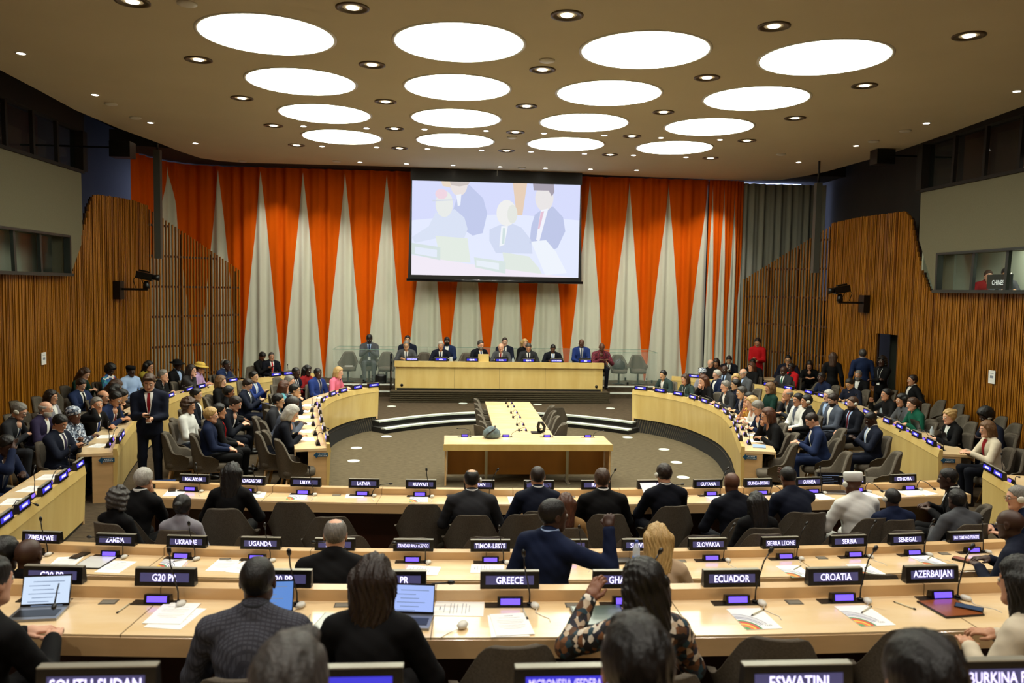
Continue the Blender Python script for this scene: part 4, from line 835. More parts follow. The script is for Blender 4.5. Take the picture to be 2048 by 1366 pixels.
def head_tpl(fem,h):
    k=(fem,h)
    if k in HEADS: return HEADS[k]
    V,Q=surfnet(lambda P:head_fn(P,fem),(-.1,-.12,-.26),(.1,.12,.125),h); c=V[Q].mean(1); mi=np.zeros(len(Q),int)
    x=np.abs(c[:,0]); lips=(c[:,1]>.078)&(c[:,2]<-.046)&(c[:,2]>-.070)&(x<.021); mi[lips]=1
    brow=(c[:,2]>.027)&(c[:,2]<.038)&(x>.012)&(x<.046)&(c[:,1]>.066); mi[brow]=4
    VV=[V];QQ=[Q];MM=[mi];o=len(V)
    for s in(-1,1):
        for (cx,cy,cz,r,mt) in((.031,.0785,.008,.0125,2),(.031,.0845,.008,.0075,3)):
            v,q=surfnet(lambda P:el_(P,(s*cx,cy,cz),(r,r*(1 if mt==2 else .9),r)),(s*cx-r,cy-r,cz-r),(s*cx+r,cy+r,cz+r),r/2.5); VV.append(v);QQ.append(q+o);MM.append(np.full(len(q),mt));o+=len(v)
    HEADS[k]=(np.concatenate(VV),np.concatenate(QQ),np.concatenate(MM)); return HEADS[k]
HANDS={}
def hand_tpl(kind,h):
    k=(kind,h)
    if k in HANDS: return HANDS[k]
    pr_=[('c',(0,-.02,0),(0,.02,0),.026,.03),('e',(0,.048,-.002),(.040,.045,.016)),]
    fx=[(-.030,.078,.058),(-.010,.086,.070),(.011,.085,.066),(.031,.078,.054)]
    f2=[]
    for i,(x,y,L) in enumerate(fx):
        c={'relax':(.25,.75),'fist':(1.35,2.7),'flat':(.08,.2)}[kind]; a=(x*.9,y-.02,0); p1=(x,y+L*.45*math.cos(c[0]),-L*.45*math.sin(c[0])); p2=(x,p1[1]+L*.32*math.cos(c[1]),p1[2]-L*.32*math.sin(c[1])); t3=c[1]+(.5 if kind!='flat' else .1)
        p3=(x*.98,p2[1]+L*.24*math.cos(t3),p2[2]-L*.24*math.sin(t3)); f2+=[('c',a,p1,.0098,.0088),('c',p1,p2,.0088,.008),('c',p2,p3,.008,.0066)]
    th=[('c',(.028,.012,-.004),(.052,.045,-.014),.013,.0105),('c',(.052,.045,-.014),(.052,.075,-.022) if kind!='fist' else (.03,.072,-.036),.0105,.008)]
    def fn(P):
        d=field(P,pr_,.02)
        for p in f2+th: d=smin(d,rc(P,*p[1:]),.004)
        return d
    HANDS[k]=surfnet(fn,(-.055,-.05,-.075),(.075,.17,.035),h); return HANDS[k]
def hair_fn(style):
    def strands(P,a=.0025):
        t=np.arctan2(P[...,0],-P[...,1]); return a*.6*np.sin(t*31+5*np.sin(P[...,2]*22))+a*.5*np.sin(t*53+4*np.sin(P[...,2]*31))
    def cap(P,t=.012,nx=.82,ny=-.572,oy=.072,oz=.078):
        d=el_(P,(0,-.016,.03),(.078+t*.7,.098+t,.090+t)); nz=.004*np.sin(P[...,0]*95+1)*np.sin(P[...,2]*88)+.003*np.sin(P[...,0]*190+P[...,1]*60); cut=nx*(P[...,1]-oy)+ny*(P[...,2]-oz)+nz*1.2-.05*np.maximum(0,np.abs(P[...,0])-.045); return smax(d-nz*.5*min(1,t/.012)-.05*t/.012*np.maximum(0,P[...,2]-.07),cut,.006)
    s=style
    def fn(P):
        if s=='short': return cap(P)-strands(P,.0012)
        if s=='buzz': return cap(P,.004)
        if s=='spot': d=cap(P,.016); return smax(d,-el_(P,(0,-.055,.125),(.038,.04,.05)),.012)-strands(P,.003)
        if s=='side': d=cap(P,.013); return smin(d,rc(P,(-.03,.06,.1),(.03,.07,.105),.02,.024),.02)-strands(P,.002)
        if s=='fringe':
            d=cap(P,.008); return smax(d,P[...,2]-.055+.25*np.maximum(0,-P[...,1]-.05),.01)-strands(P,.001)
        if s=='thin': d=cap(P,.005); return smax(d,-el_(P,(0,-.03,.12),(.05,.06,.05)),.01)-strands(P,.001)
        if s in('long','xlong'):
            d=cap(P,.020); L=-.2 if s=='long' else -.34; q=P.copy()
            b=rc(q*np.array([.72,1,1]),(0,-.055,.02),(0,-.095,L),.085,.062); X=P.copy(); X[...,0]=np.abs(X[...,0]); sd=rc(X,(.075,-.01,.02),(.085,-.02,L*.75),.028,.024)
            b=smax(b,P[...,1]+.005,.02); d=smin(d,smin(b,sd,.02),.02); w=strands(P,.004); return d-w-.003*np.sin(P[...,0]*120+P[...,2]*14)
        if s=='bob':
            X=P.copy(); X[...,0]=np.abs(X[...,0]); d=cap(P,.020); b=smax(rc(P*np.array([.78,1,1]),(0,-.05,.0),(0,-.06,-.1),.082,.075),P[...,1]-.0,.02); sd=rc(X,(.074,.01,.03),(.080,.005,-.085),.026,.028); return smin(d,smin(b,sd,.02),.02)-strands(P,.003)
        if s=='curly': 
            X=P.copy(); X[...,0]=np.abs(X[...,0]); d=cap(P,.035); d=smin(d,rc(X,(.08,-.02,.03),(.085,-.03,-.07),.04,.04),.03); return d-.006*(np.sin(P[...,0]*110)*np.sin(P[...,1]*105)+np.sin(P[...,2]*115+P[...,0]*40))
        if s=='afro': return cap(P,.045,.82,-.572,.08,.085)-.003*np.sin(P[...,0]*150)*np.sin(P[...,1]*150)*np.sin(P[...,2]*150)
        if s=='bun': d=cap(P,.014); return smin(d,el_(P,(0,-.135,.03),(.042,.038,.042)),.012)-strands(P,.0015)
        if s=='pony': d=cap(P,.014); d=smin(d,rc(P,(0,-.12,.03),(0,-.15,.01),.026,.03),.01); return smin(d,rc(P,(0,-.15,.01),(0,-.14,-.16),.032,.016),.015)-strands(P,.002)
        if s=='updo': d=cap(P,.016); return smin(d,el_(P,(0,-.10,.075),(.055,.05,.04)),.02)-.004*np.sin(P[...,0]*130+P[...,2]*90)
        if s=='wrap': 
            d=smax(el_(P,(0,-.03,.05),(.10,.118,.095)),.5*(P[...,1]-.08)-.866*(P[...,2]-.03),.01); d=smin(d,rc(P,(-.08,-.06,-.01),(.08,-.09,.04),.024,.024),.015)
            if True: d=smin(d,smax(rc(P*np.array([.62,1,1]),(0,-.06,0),(0,-.10,-.26),.075,.07),P[...,1]+.01,.02),.02)
            return d-.004*np.sin(P[...,0]*160+P[...,2]*70)*np.sin(P[...,1]*120)
        if s=='turban': d=smax(el_(P,(0,-.02,.065),(.10,.115,.09)),.45*(P[...,1]-.08)-.9*(P[...,2]-.04),.01); return d-.004*np.sin(P[...,2]*160+P[...,0]*30)
        if s=='beard': 
            d=head_fn(P)-.007; return smax(smax(d,P[...,2]+.034+.35*np.maximum(0,-(P[...,1]-.03)),.006),smax(-(P[...,2]+.125),-(P[...,1]-.0),.004),.006)
    return fn
HB={'xlong':((-.15,-.2,-.42),(.15,.13,.16)),'long':((-.15,-.2,-.3),(.15,.13,.16)),'wrap':((-.15,-.2,-.32),(.15,.13,.17)),'beard':((-.09,-.02,-.14),(.09,.12,.0))}
HAIR={}
def hair_tpl(style,h):
    k=(style,h)
    if k in HAIR: return HAIR[k]
    lo,hi=HB.get(style,((-.15,-.2,-.2),(.15,.14,.2))); V,Q=surfnet(hair_fn(style),lo,hi,h); me=fast('hair',V,Q,[mat('hair_base','202020')]); HAIR[k]=me; return me
def hairmat(c):
    col={'black':('0d0b0a','050404'),'dkbrown':('2a1a12','140c08'),'brown':('4c3220','2c1b10'),'auburn':('5a3018','331a0c'),'ltbrown':('7d5c3c','553a22'),'blonde':('c9a86e','9a7a45'),'grey':('8b8780','5f5b55'),'white':('c4c1b8','97938a'),'dkgrey':('4b4744','2b2927')}[c]
    return mat('hair_'+c,col[0],.45,tex='noise',col2=col[1],scale=(160,160,14),amt=.4,bump=.5)
SKIN={1:'d9a588',2:'c08a68',3:'c99a72',4:'7d4e33',5:'3f261a',6:'5c3826'}
def skinmat(i): return mat('skin_%d'%i,SKIN[i],.5,tex='noise',col2=SKIN[i],scale=(9,9,9))
COL={'navy':'131828','dknavy':'0e111b','black':'0b0b0d','charcoal':'2b2c30','grey':'4a4c50','ltgrey':'8a8890','blue':'1b2849','rblue':'20336e','dkblue':'131d38','white':'d8d8d4','cream':'cfc4ae','red':'b5161c','green':'0f4f3c','dkgreen':'123028','tan':'8a6a40','beige':'b39b80','burgundy':'5c1a22','teal':'5c9aa6','sky':'9db4d8','pink':'d06a84','lilac':'b79ac8','mustard':'8a7a2a','purple':'2c2540','leather':'2e3c3a','slate':'4c5260','brownj':'4a2e1c','dkred':'7c1418'}
def cloth(n):
    if n=='check': return mat('cloth_check','3c3d45',.85,tex='check',col2='4d4e57',scale=(22,22,22),amt=1,spec=.1)
    if n=='floral': return mat('cloth_floral','303030',.7,tex='cells',col2=['141418','5a3a20','c8b49a','24404c','1a1a1c','7a5030','e0d8c8','2b2b38'],scale=(34,34,34))
    if n=='florblue': return mat('cloth_florblue','303030',.7,tex='cells',col2=['1e4f8a','2a62a0','c23a30','dfe0d8','1a3f70','2f8a9a'],scale=(16,16,16))
    if n=='floryel': return mat('cloth_floryel','303030',.7,tex='cells',col2=['c9962a','d8b04a','8a3a20','e0c070','b37a22'],scale=(24,24,24))
    if n=='stripe': return mat('cloth_stripe','d0a89a',.8,tex='wave',col2='1a1618',scale=(.1,.1,13),amt=.05)
    if n=='pattern': return mat('cloth_pattern','d0a89a',.8,tex='cells',col2=['8a96a8','3c4658','c9ced6','2a3040'],scale=(40,40,40))
    if n=='plaid': return mat('cloth_plaid','7a2034',.8,tex='check',col2='3a1422',scale=(14,14,14),amt=1)
    return mat('cloth_'+n,COL.get(n,n),.8,tex='noise',col2=COL.get(n,n),scale=(40,40,40),spec=.15)
EYEW=mat('eye_white','b9b4ac',.3); IRIS=mat('iris','1c120c',.2)
SHOE_V,SHOE_Q=prim_mesh([('e',(0,0,.04),(.045,.07,.05)),('e',(0,.11,.03),(.046,.09,.035)),('c',(0,-.03,.02),(0,.15,.015),.035,.03)],.03,.014,lambda P,d:smax(d,-P[...,2],.004)); SHOEM=fast('shoe',SHOE_V,SHOE_Q,[mat('shoe_black','0c0b0b',.3)])
m=MB()
for s in(-1,1):
    m.tube([(s*.033+.021*math.cos(t),.098,.006+.016*math.sin(t)) for t in np.linspace(0,2*math.pi,15)],.0018,5,caps=False); m.tube([(s*.054,.097,.01),(s*.078,.02,.01),(s*.08,-.01,.002)],.0018,5)
m.tube([(-.012,.1,.008),(.012,.1,.008)],.0018,5); GLM=m.mesh('glasses',[mat('glasses_frame','18120e',.3)])
m=MB(); m.lathe([(.001,-.012),(.026,-.010),(.032,0),(.026,.010),(.001,.012)],18,sy=1.3); m.box((0,0,0),(.02,.04,.012)); HPM=m.mesh('headset',[mat('headset_white','d6d4c6',.4)])
# ---------------- figure builder ----------------
def ik(S,T,l1,l2,pole):
    S=np.array(S,float);T=np.array(T,float); d=T-S; L=np.linalg.norm(d)
    if L>(l1+l2)*.985: T=S+d/L*(l1+l2)*.985; d=T-S; L=np.linalg.norm(d)
    u=d/L; a=(l1*l1-l2*l2+L*L)/(2*L); h=math.sqrt(max(l1*l1-a*a,0)); p=np.array(pole,float); p=p-u*(p@u); p/=np.linalg.norm(p)+1e-9; return S+u*a+p*h,T
POSE={'desk':((.13,.35,.80),(-.13,.33,.80)),'write':((.06,.40,.79),(-.14,.38,.79)),'type':((.09,.40,.80),(-.09,.40,.80)),'lap':((.07,.30,.64),(-.07,.31,.64)),'phone':((.045,.34,.86),(-.045,.32,.84)),'chin':(None,(-.10,.36,.79)),'brow':(None,(-.10,.38,.79)),'ear':(None,(-.18,.30,.79)),
 'sraise':((.33,.28,1.50),(-.27,.10,.86)),'arms':((.28,.18,.68),(-.28,.18,.68)),'fold':((-.10,.27,.84),(.10,.25,.84)),'upl':((.16,.36,.80),(-.20,.34,1.02)),'raise':((.40,.33,1.42),(-.20,.35,.80)),'sphone':((.05,.30,1.14),(-.05,.26,1.08)),'shang':((.27,.02,.80),(-.27,.02,.80)),'sfold':((-.12,.24,1.16),(.12,.22,1.12)),'paper':((.10,.36,.82),(-.10,.36,.82)),'up':((.15,.36,1.0),(-.14,.38,.79))}
ORD=0
def person(px,py,zone,h,pose,skin,hair,hc,top,opts,label):
    global ORD
    ORD+=1
    o={}; 
    for t in opts.split():
        a,_,b=t.partition('='); o[a]=b or True
    fem='f' in o; stand=pose[0]=='s' and pose in('sphone','shang','sfold','sraise')
    zf={'K':2.6,'W':ZF,'A':ZF,'V':ZF,'B':ZF,'C':ZC_,'D':ZD_,'P':.56,'Q':.54}[zone]; lean=math.radians(float(o.get('lean',{'desk':14,'write':24,'type':12,'lap':2,'phone':4,'chin':18,'brow':22,'arms':-2,'fold':2,'raise':4,'sphone':2,'shang':0,'sraise':6,'sfold':-2,'paper':8,'ear':14,'up':10,'upl':10}[pose])))
    hz=.93 if stand else .53; hip=np.array([0,0,hz]); sd=np.array([0,math.sin(lean),math.cos(lean)]); nb=hip+sd*.50; hcx=nb+np.array([0,.03+.10*math.sin(lean),.135])
    zrel=float(o.get('z',{'K':1.13,'W':1.16,'A':1.14,'V':1.05,'B':1.27,'C':1.17,'D':1.17,'P':1.16,'Q':1.24}[zone])) if not stand else float(o.get('z',1.62))
    if zone=='Q': x,z=atY(px,py,24.5); y=24.5; zrel=z-zf
    elif zone=='K': (y,z),x=atX(px,py,11.68),11.68; zrel=1.15; zf=z-zrel
    elif zone=='P': x,z=atY(px,py,23.15); y=23.15; zrel=z-zf
    else:
        x,y=at(px,py,zf+zrel)
        for _ in range(20):
            wr_=float(np.interp(y,[0,19.6,22.0,24.7],[11.2,11.2,10.7,9.2]))-.55; wl_=float(np.interp(y,[0,19.4,22.3,24.9],[-8.9,-8.9,-8.1,-6.35]))+.5
            if zone=='W' and (x>wr_ or x<wl_ or y>24.7): zrel+=.02; x,y=at(px,py,zf+zrel)
            else: break
    S=zrel/hcx[2]; S=min(max(S,.86),1.12) ; hip_adj=zrel/S-hcx[2]
    hr=math.radians(h); f=(math.sin(hr),math.cos(hr)); hx=x-f[0]*hcx[1]*S; hy=y-f[1]*hcx[1]*S
    tuck=zone=='K'
    if zone=='W' and not stand:
        for pth,sd_ in((INR,1),(INL,-1),(RT2,1),(LF2,-1),(LF3,-1),(RT3,1)):
            q,a=nearest(pth,hx,hy); n_=np.array([-math.sin(a),math.cos(a)])*sd_; e=np.array([hx,hy])-q; dn=float(e@n_); dt=abs(float(e@np.array([math.cos(a),math.sin(a)])))
            if dt<.3 and -.6<dn<1.15 and (f[0]*n_[0]+f[1]*n_[1])<.2:
                tuck=True
                if dn<.56: hx+=n_[0]*(.56-dn); hy+=n_[1]*(.56-dn); pass
    root=empty('person',(hx,hy,zf),-hr,label=label,cat='person'); root.scale=(S,)*3
    dist=math.hypot(hx,hy); near=dist<6.5; mid=dist<11; H1=.0058 if near else (.0075 if mid else .010); hj=.011 if near else (.016 if mid else .021)
    w=.83 if fem else 1.
    Rt=np.array([[1,0,0],[0,math.cos(lean),math.sin(lean)],[0,-math.sin(lean),math.cos(lean)]])  # torso local->root columns
    TL=lambda u,v,ww:hip+Rt@np.array([u,v,ww])
    thick=float(o.get('fat',1))
    def torso(g):
        return [('e',TL(0,0,.03),(.165*w*thick+g,.125*thick+g,.13+g),Rt),('e',TL(0,.01,.17),(.148*w*thick+g,.112*thick+g,.16+g),Rt),('e',TL(0,.0,.33),(.165*w*thick+g,.115*thick+g,.17+g),Rt),('c',TL(-.145*w,-.01,.435),TL(.145*w,-.01,.435),.062+g,.062+g),('c',TL(-.12*w,-.015,.465),TL(0,-.012,.515),.044+g,.052+g),('c',TL(.12*w,-.015,.465),TL(0,-.012,.515),.044+g,.052+g)]
    arms=[]; hands=[]
    tg=list(POSE[pose])
    for i,s in enumerate((1,-1)):
        T=tg[i]
        if T is None: T={'chin':hcx+np.array([.03,.075,-.155]),'brow':hcx+np.array([.04,.12,-.03]),'ear':hcx+np.array([.10,.02,-.06])}[pose]
        T=np.array(T,float); Sh=TL(s*.192*w*(thick*.5+.5),-.01,.432); pole=((s*.75,-.25,-1) if not stand else (s*.35,-.35,-1)) if not(s>0 and pose in('raise','sraise')) else (s*.3,-.1,-1.)
        if pose=='arms': pole=(s*.6,-.8,-.4)
        E,T=ik(Sh,T,.29,.26,pole); arms.append((Sh,E,T)); fd=(T-E)/np.linalg.norm(T-E); kind='relax'
        if T[2]<.85 and not stand and pose in('desk','write','type','chin','up','paper','brow','ear'): fd=fd*np.array([1,1,.15]); fd/=np.linalg.norm(fd)
        if (pose in('chin','raise','sraise','phone','sphone','fold','sfold') and not(pose=='chin' and s<0)): kind='fist'
        zz=np.array([0,0,1.]) if pose not in('chin','raise','sraise','ear','brow') or s<0 else np.array([.3,-1,.2])
        xx=np.cross(fd,zz); xx/=np.linalg.norm(xx); zz=np.cross(xx,fd); hands.append((T,np.stack([xx,fd,zz],1),kind,s))
    # legs
    legs=[]
    for s in(1,-1):
        if stand: J=(hip+np.array([s*.085,0,-.02]),np.array([s*.10,.02,.50]),np.array([s*.11,-.02,.09]))
        else: J=(hip+np.array([s*.09,.02,-.01]),np.array([s*.13,.44,.53]),np.array([s*.12,.40,.09])) if not tuck else (hip+np.array([s*.09,.0,-.01]),np.array([s*.13,.33,.53]),np.array([s*.12,.12,.09]))
        legs.append(J)
    bp=torso(-.012)
    for a in arms: bp+= [('c',a[0],a[1],.04,.034),('c',a[1],a[2],.034,.024)]
    for a in legs: bp+= [('c',a[0],a[1],.07,.05),('c',a[1],a[2],.048,.034)]
    bp.append(('c',TL(0,-.01,.46),nb+np.array([0,.0,.04]),.05,.048)); V,Q=prim_mesh(bp,.03,.02 if near else .028); VV=[V];QQ=[Q];MM=[np.zeros(len(Q),int)];n=len(V)
    hy_,hp_=math.radians(float(o.get('hy',0))),math.radians(float(o.get('hp',{'write':28,'phone':30,'sphone':28,'desk':10,'type':12,'lap':8,'chin':8,'brow':25,'paper':18}.get(pose,2))))
    HR=np.array(Matrix.Rotation(-hy_,3,'Z')@Matrix.Rotation(-hp_,3,'X')); hV,hQ,hM=head_tpl(fem,H1)
    bend=np.clip((-hV[:,2]-.07)/.12,0,1)[:,None]; A=hV@HR.T; B=hV.copy(); VV.append(hcx+A*(1-bend)+B*bend); QQ.append(hQ+n); MM.append(hM); n+=len(hV)
    for T,M3,kind,s in hands:
        v,q=hand_tpl(kind,.0052 if near else (.0075 if mid else .0095)); v=v.copy(); 
        if s<0: v[:,0]*=-1; q=q[:,::-1]
        # thumb toward the body's midline
        v[:,0]*=-1; q=q[:,::-1]
        VV.append(T+v@M3.T); QQ.append(q+n); MM.append(np.zeros(len(q),int)); n+=len(v)
    SK=skinmat(skin); HM=hairmat(hc if hair not in('none',) else 'dkbrown')
    lip=mat('lip_%d'%skin,{1:'b0685c',2:'9a5a4c',3:'a4685a',4:'6a3a30',5:'3e2220',6:'4e2c26'}[skin],.5)
    obj('body',fast('body',np.concatenate(VV),np.concatenate(QQ),[SK,lip,EYEW,IRIS,HM],np.concatenate(MM)),root)
    # jacket
    bare='bare' in o
    jp=torso(.012); 
    if not stand: jp.append(('e',hip+np.array([0,-.01,-.02]),(.17*w*thick,.13*thick,.10)))
    else: jp.append(('e',hip+np.array([0,0,-.06]),(.175*w*thick,.125*thick,.14)))
    for a in arms:
        end=a[2]-(a[2]-a[1])*.06 if not bare else a[1]; jp.append(('c',a[0],a[1],.067,.056)); 
        if not bare: jp.append(('c',a[1],end,.055,.041))
    wr=lambda P,d:d+.0022*np.sin(P[...,2]*70+P[...,0]*25)*np.sin(P[...,1]*45+P[...,0]*30)
    ncut=nb+np.array([0,.0,.055])
    fnj=lambda P:wr(P,field(P,jp,.028)); jt=torso(.012); fnt=lambda P:wr(P,field(P,jt,.028))
    V,Q=prim_mesh(jp,.028,hj,wr); topm=cloth(top); obj('jacket' if 'shirt' in o or 'tie' in o else 'top',fast('jacket',V,Q,[topm]),root)
    # trousers, shoes
    tp=[('e',hip+np.array([0,0,-.03]),(.155*w*thick,.12,.10))]
    for a in legs: tp+= [('c',a[0],a[1],.085,.064),('c',a[1],a[2]+np.array([0,0,-.03]),.064,.052)]
    V,Q=prim_mesh(tp,.03,.022 if mid else .028); obj('trousers' if not fem else 'trousers',fast('trousers',V,Q,[cloth(o.get('pants',top if top in COL and top not in('white','red','green','sky','cream','teal','pink','lilac','mustard','tan','beige') else 'dknavy'))]),root)
    for a in legs: obj('shoe',SHOEM,root,tuple(a[2]+np.array([0,.0,-.085])),(0,0,0))
    # hair
    hm=Matrix.Translation(Vector(hcx))@Matrix(HR.tolist()).to_4x4()
    def part(nm,me,mt=None,M=None):
        q=obj(nm,me,root); q.matrix_local=hm@M if M else hm
        if mt:
            q.material_slots[0].link='OBJECT'; q.material_slots[0].material=mt
        return q
    hh=.006 if near else (.009 if mid else .012)
    if hair not in('none',):
        mt=HM if hair not in('wrap','turban') else (hairmat('black') if o.get('wc') is None else cloth(o['wc'])); part({'wrap':'head_wrap','turban':'head_wrap'}.get(hair,'hair'),hair_tpl(hair,hh),mt)
    if 'bd' in o: part('beard',hair_tpl('beard',hh),hairmat(o['bd'] if o['bd'] is not True else hc))
    if 'gl' in o: part('glasses',GLM)
    if 'hs' in o: 
        s=-1 if o['hs']=='l' else 1; part('headset',HPM,None,Matrix.Translation((s*.094,-.004,.0))@Matrix.Rotation(math.pi/2,4,'Y'))
    if 'hat' in o:
        k=o['hat']; m=MB()
        if k=='kufi': m.lathe([(.088,.035),(.093,.04),(.094,.118),(.086,.13),(.001,.134)],28,c=(0,-.02,.0),sy=1.16)
        elif k=='cap': m.lathe([(.095,.05),(.10,.08),(.098,.115),(.08,.125),(.001,.128)],24,c=(0,-.02,0),sy=1.15)
        else: m.lathe([(.17,.055),(.172,.062),(.105,.066),(.10,.10),(.092,.135),(.06,.15),(.001,.145)],28,c=(0,-.015,0),sy=1.15); m.lathe([(.001,.058),(.17,.055)],28,c=(0,-.015,0),sy=1.15)
        q=m.build('hat',[cloth(o.get('hc',{'kufi':'white','cap':'black','hat':'black','straw':'c9a94e'}[k]))],root); q.matrix_local=hm
    # collar, shirt front, tie
    if 'shirt' in o or 'tie' in o:
        sh=cloth(o.get('shirt','white') if o.get('shirt') is not True else 'white')
        m=MB(); cb=nb+np.array([0,.002,.008]); pr_=[(.070,-.03),(.066,.02),(.062,.028),(.057,.02)]; m.lathe([(r*(.9 if fem else 1),z) for r,z in pr_],24); q=m.build('shirt_collar',[sh],root,tuple(cb+np.array([0,-.006,.03])),(-lean*.6+.12,0,0))
        facing=math.cos(hr+0)*1.0
        rel=math.cos(hr-math.atan2(hx,hy))
        if rel<.55:
            def strip(nm,wf,eps,mt,w0=.10,w1=.475,u0=lambda t:0):
                rows=[]
                for t in np.linspace(0,1,9):
                    ww=w0+(w1-w0)*t; hw=wf(t); r=[]
                    for u in np.linspace(-1,1,5):
                        uu=u0(t)+u*hw; vs=np.linspace(.30,-.05,71); P=np.array([TL(uu,v,ww) for v in vs]); F=fnt(P); i=int(np.argmax(F<0)); v=vs[i] if F[i]<0 else .0
                        if i>0 and F[i]<0: v=vs[i-1]+(vs[i]-vs[i-1])*F[i-1]/(F[i-1]-F[i])
                        r.append(tuple(TL(uu,v+eps,ww)))
                    rows.append(r)
                m=MB(); m.grid(rows); q=m.build(nm,[mt],root); return q
            strip('shirt',lambda t:.003+.055*t**.8,.004,sh,.15,.50)
            if 'tie' in o and o['tie'] is not True: strip('tie',lambda t:min(.022,.003+.05*t) if t<.85 else .019,.008,cloth(o['tie']),.15,.495)
            if mid and not fem:
                for s in(-1,1): strip('lapel',lambda t:.014+.006*math.sin(t*3),.008,topm,.13,.485,lambda t,s=s:s*(.012+.060*t))
    if 'lan' in o:
        m=MB(); pts=[]; fnj=fnt
        for t in np.linspace(0,1,8):
            ww=.47-.30*t; uu=.055*(1-t)
            vs=np.linspace(.30,-.05,71); P=np.array([TL(uu,v,ww) for v in vs]); F=fnj(P); i=int(np.argmax(F<0)); pts.append(tuple(TL(uu,vs[i]+.01,ww)))
        m.tube(pts,.004,5); pts=[(-a,b,c) for a,b,c in pts]; m.tube(pts,.004,5); m.box((0,pts[-1][1]+.005,pts[-1][2]-.05),(.07,.006,.09),1); m.build('lanyard',[cloth(o['lan']),PAPER],root)
    # carried things
    fw=lambda v:(hx+S*(v[0]*math.cos(hr)+v[1]*math.sin(hr)),hy+S*(-v[0]*math.sin(hr)+v[1]*math.cos(hr)),zf+S*v[2])
    short=label.replace('person in ','')
    if pose in('phone','sphone'):
        c=(np.array(hands[0][0])+np.array(hands[1][0]))/2+np.array([0,.075,.02]); m=MB(); m.box((0,0,0),(.074,.15,.009)); m.box((0,0,.005),(.066,.14,.001),1); q=m.build('smartphone',[BLACK,mat('phone_glass','20242c',.1,emit='3a4a60',es=.4)],label='dark smartphone held by the person in '+' '.join(short.split()[:9]),cat='phone'); q.location=fw(c); q.rotation_euler=(.5,0,-hr)
    if pose=='paper':
        c=(np.array(hands[0][0])+np.array(hands[1][0]))/2+np.array([0,.1,.06]); m=MB(); m.box((0,0,0),(.2,.27,.002)); q=m.build('paper_sheet',[PAPER],label='white sheet held by the person in '+short,cat='paper'); q.location=fw(c); q.rotation_euler=(.6,0,-hr)
    if not stand and 'nochair' not in o:
        kk='p' if zone in'PQ' else 'w'; co_=.14 if zone=='V' else .05; chair(hx+f[0]*co_,hy+f[1]*co_,zf,-hr,'armchair seating the '+label,kk,'armchairs in use')
    return root
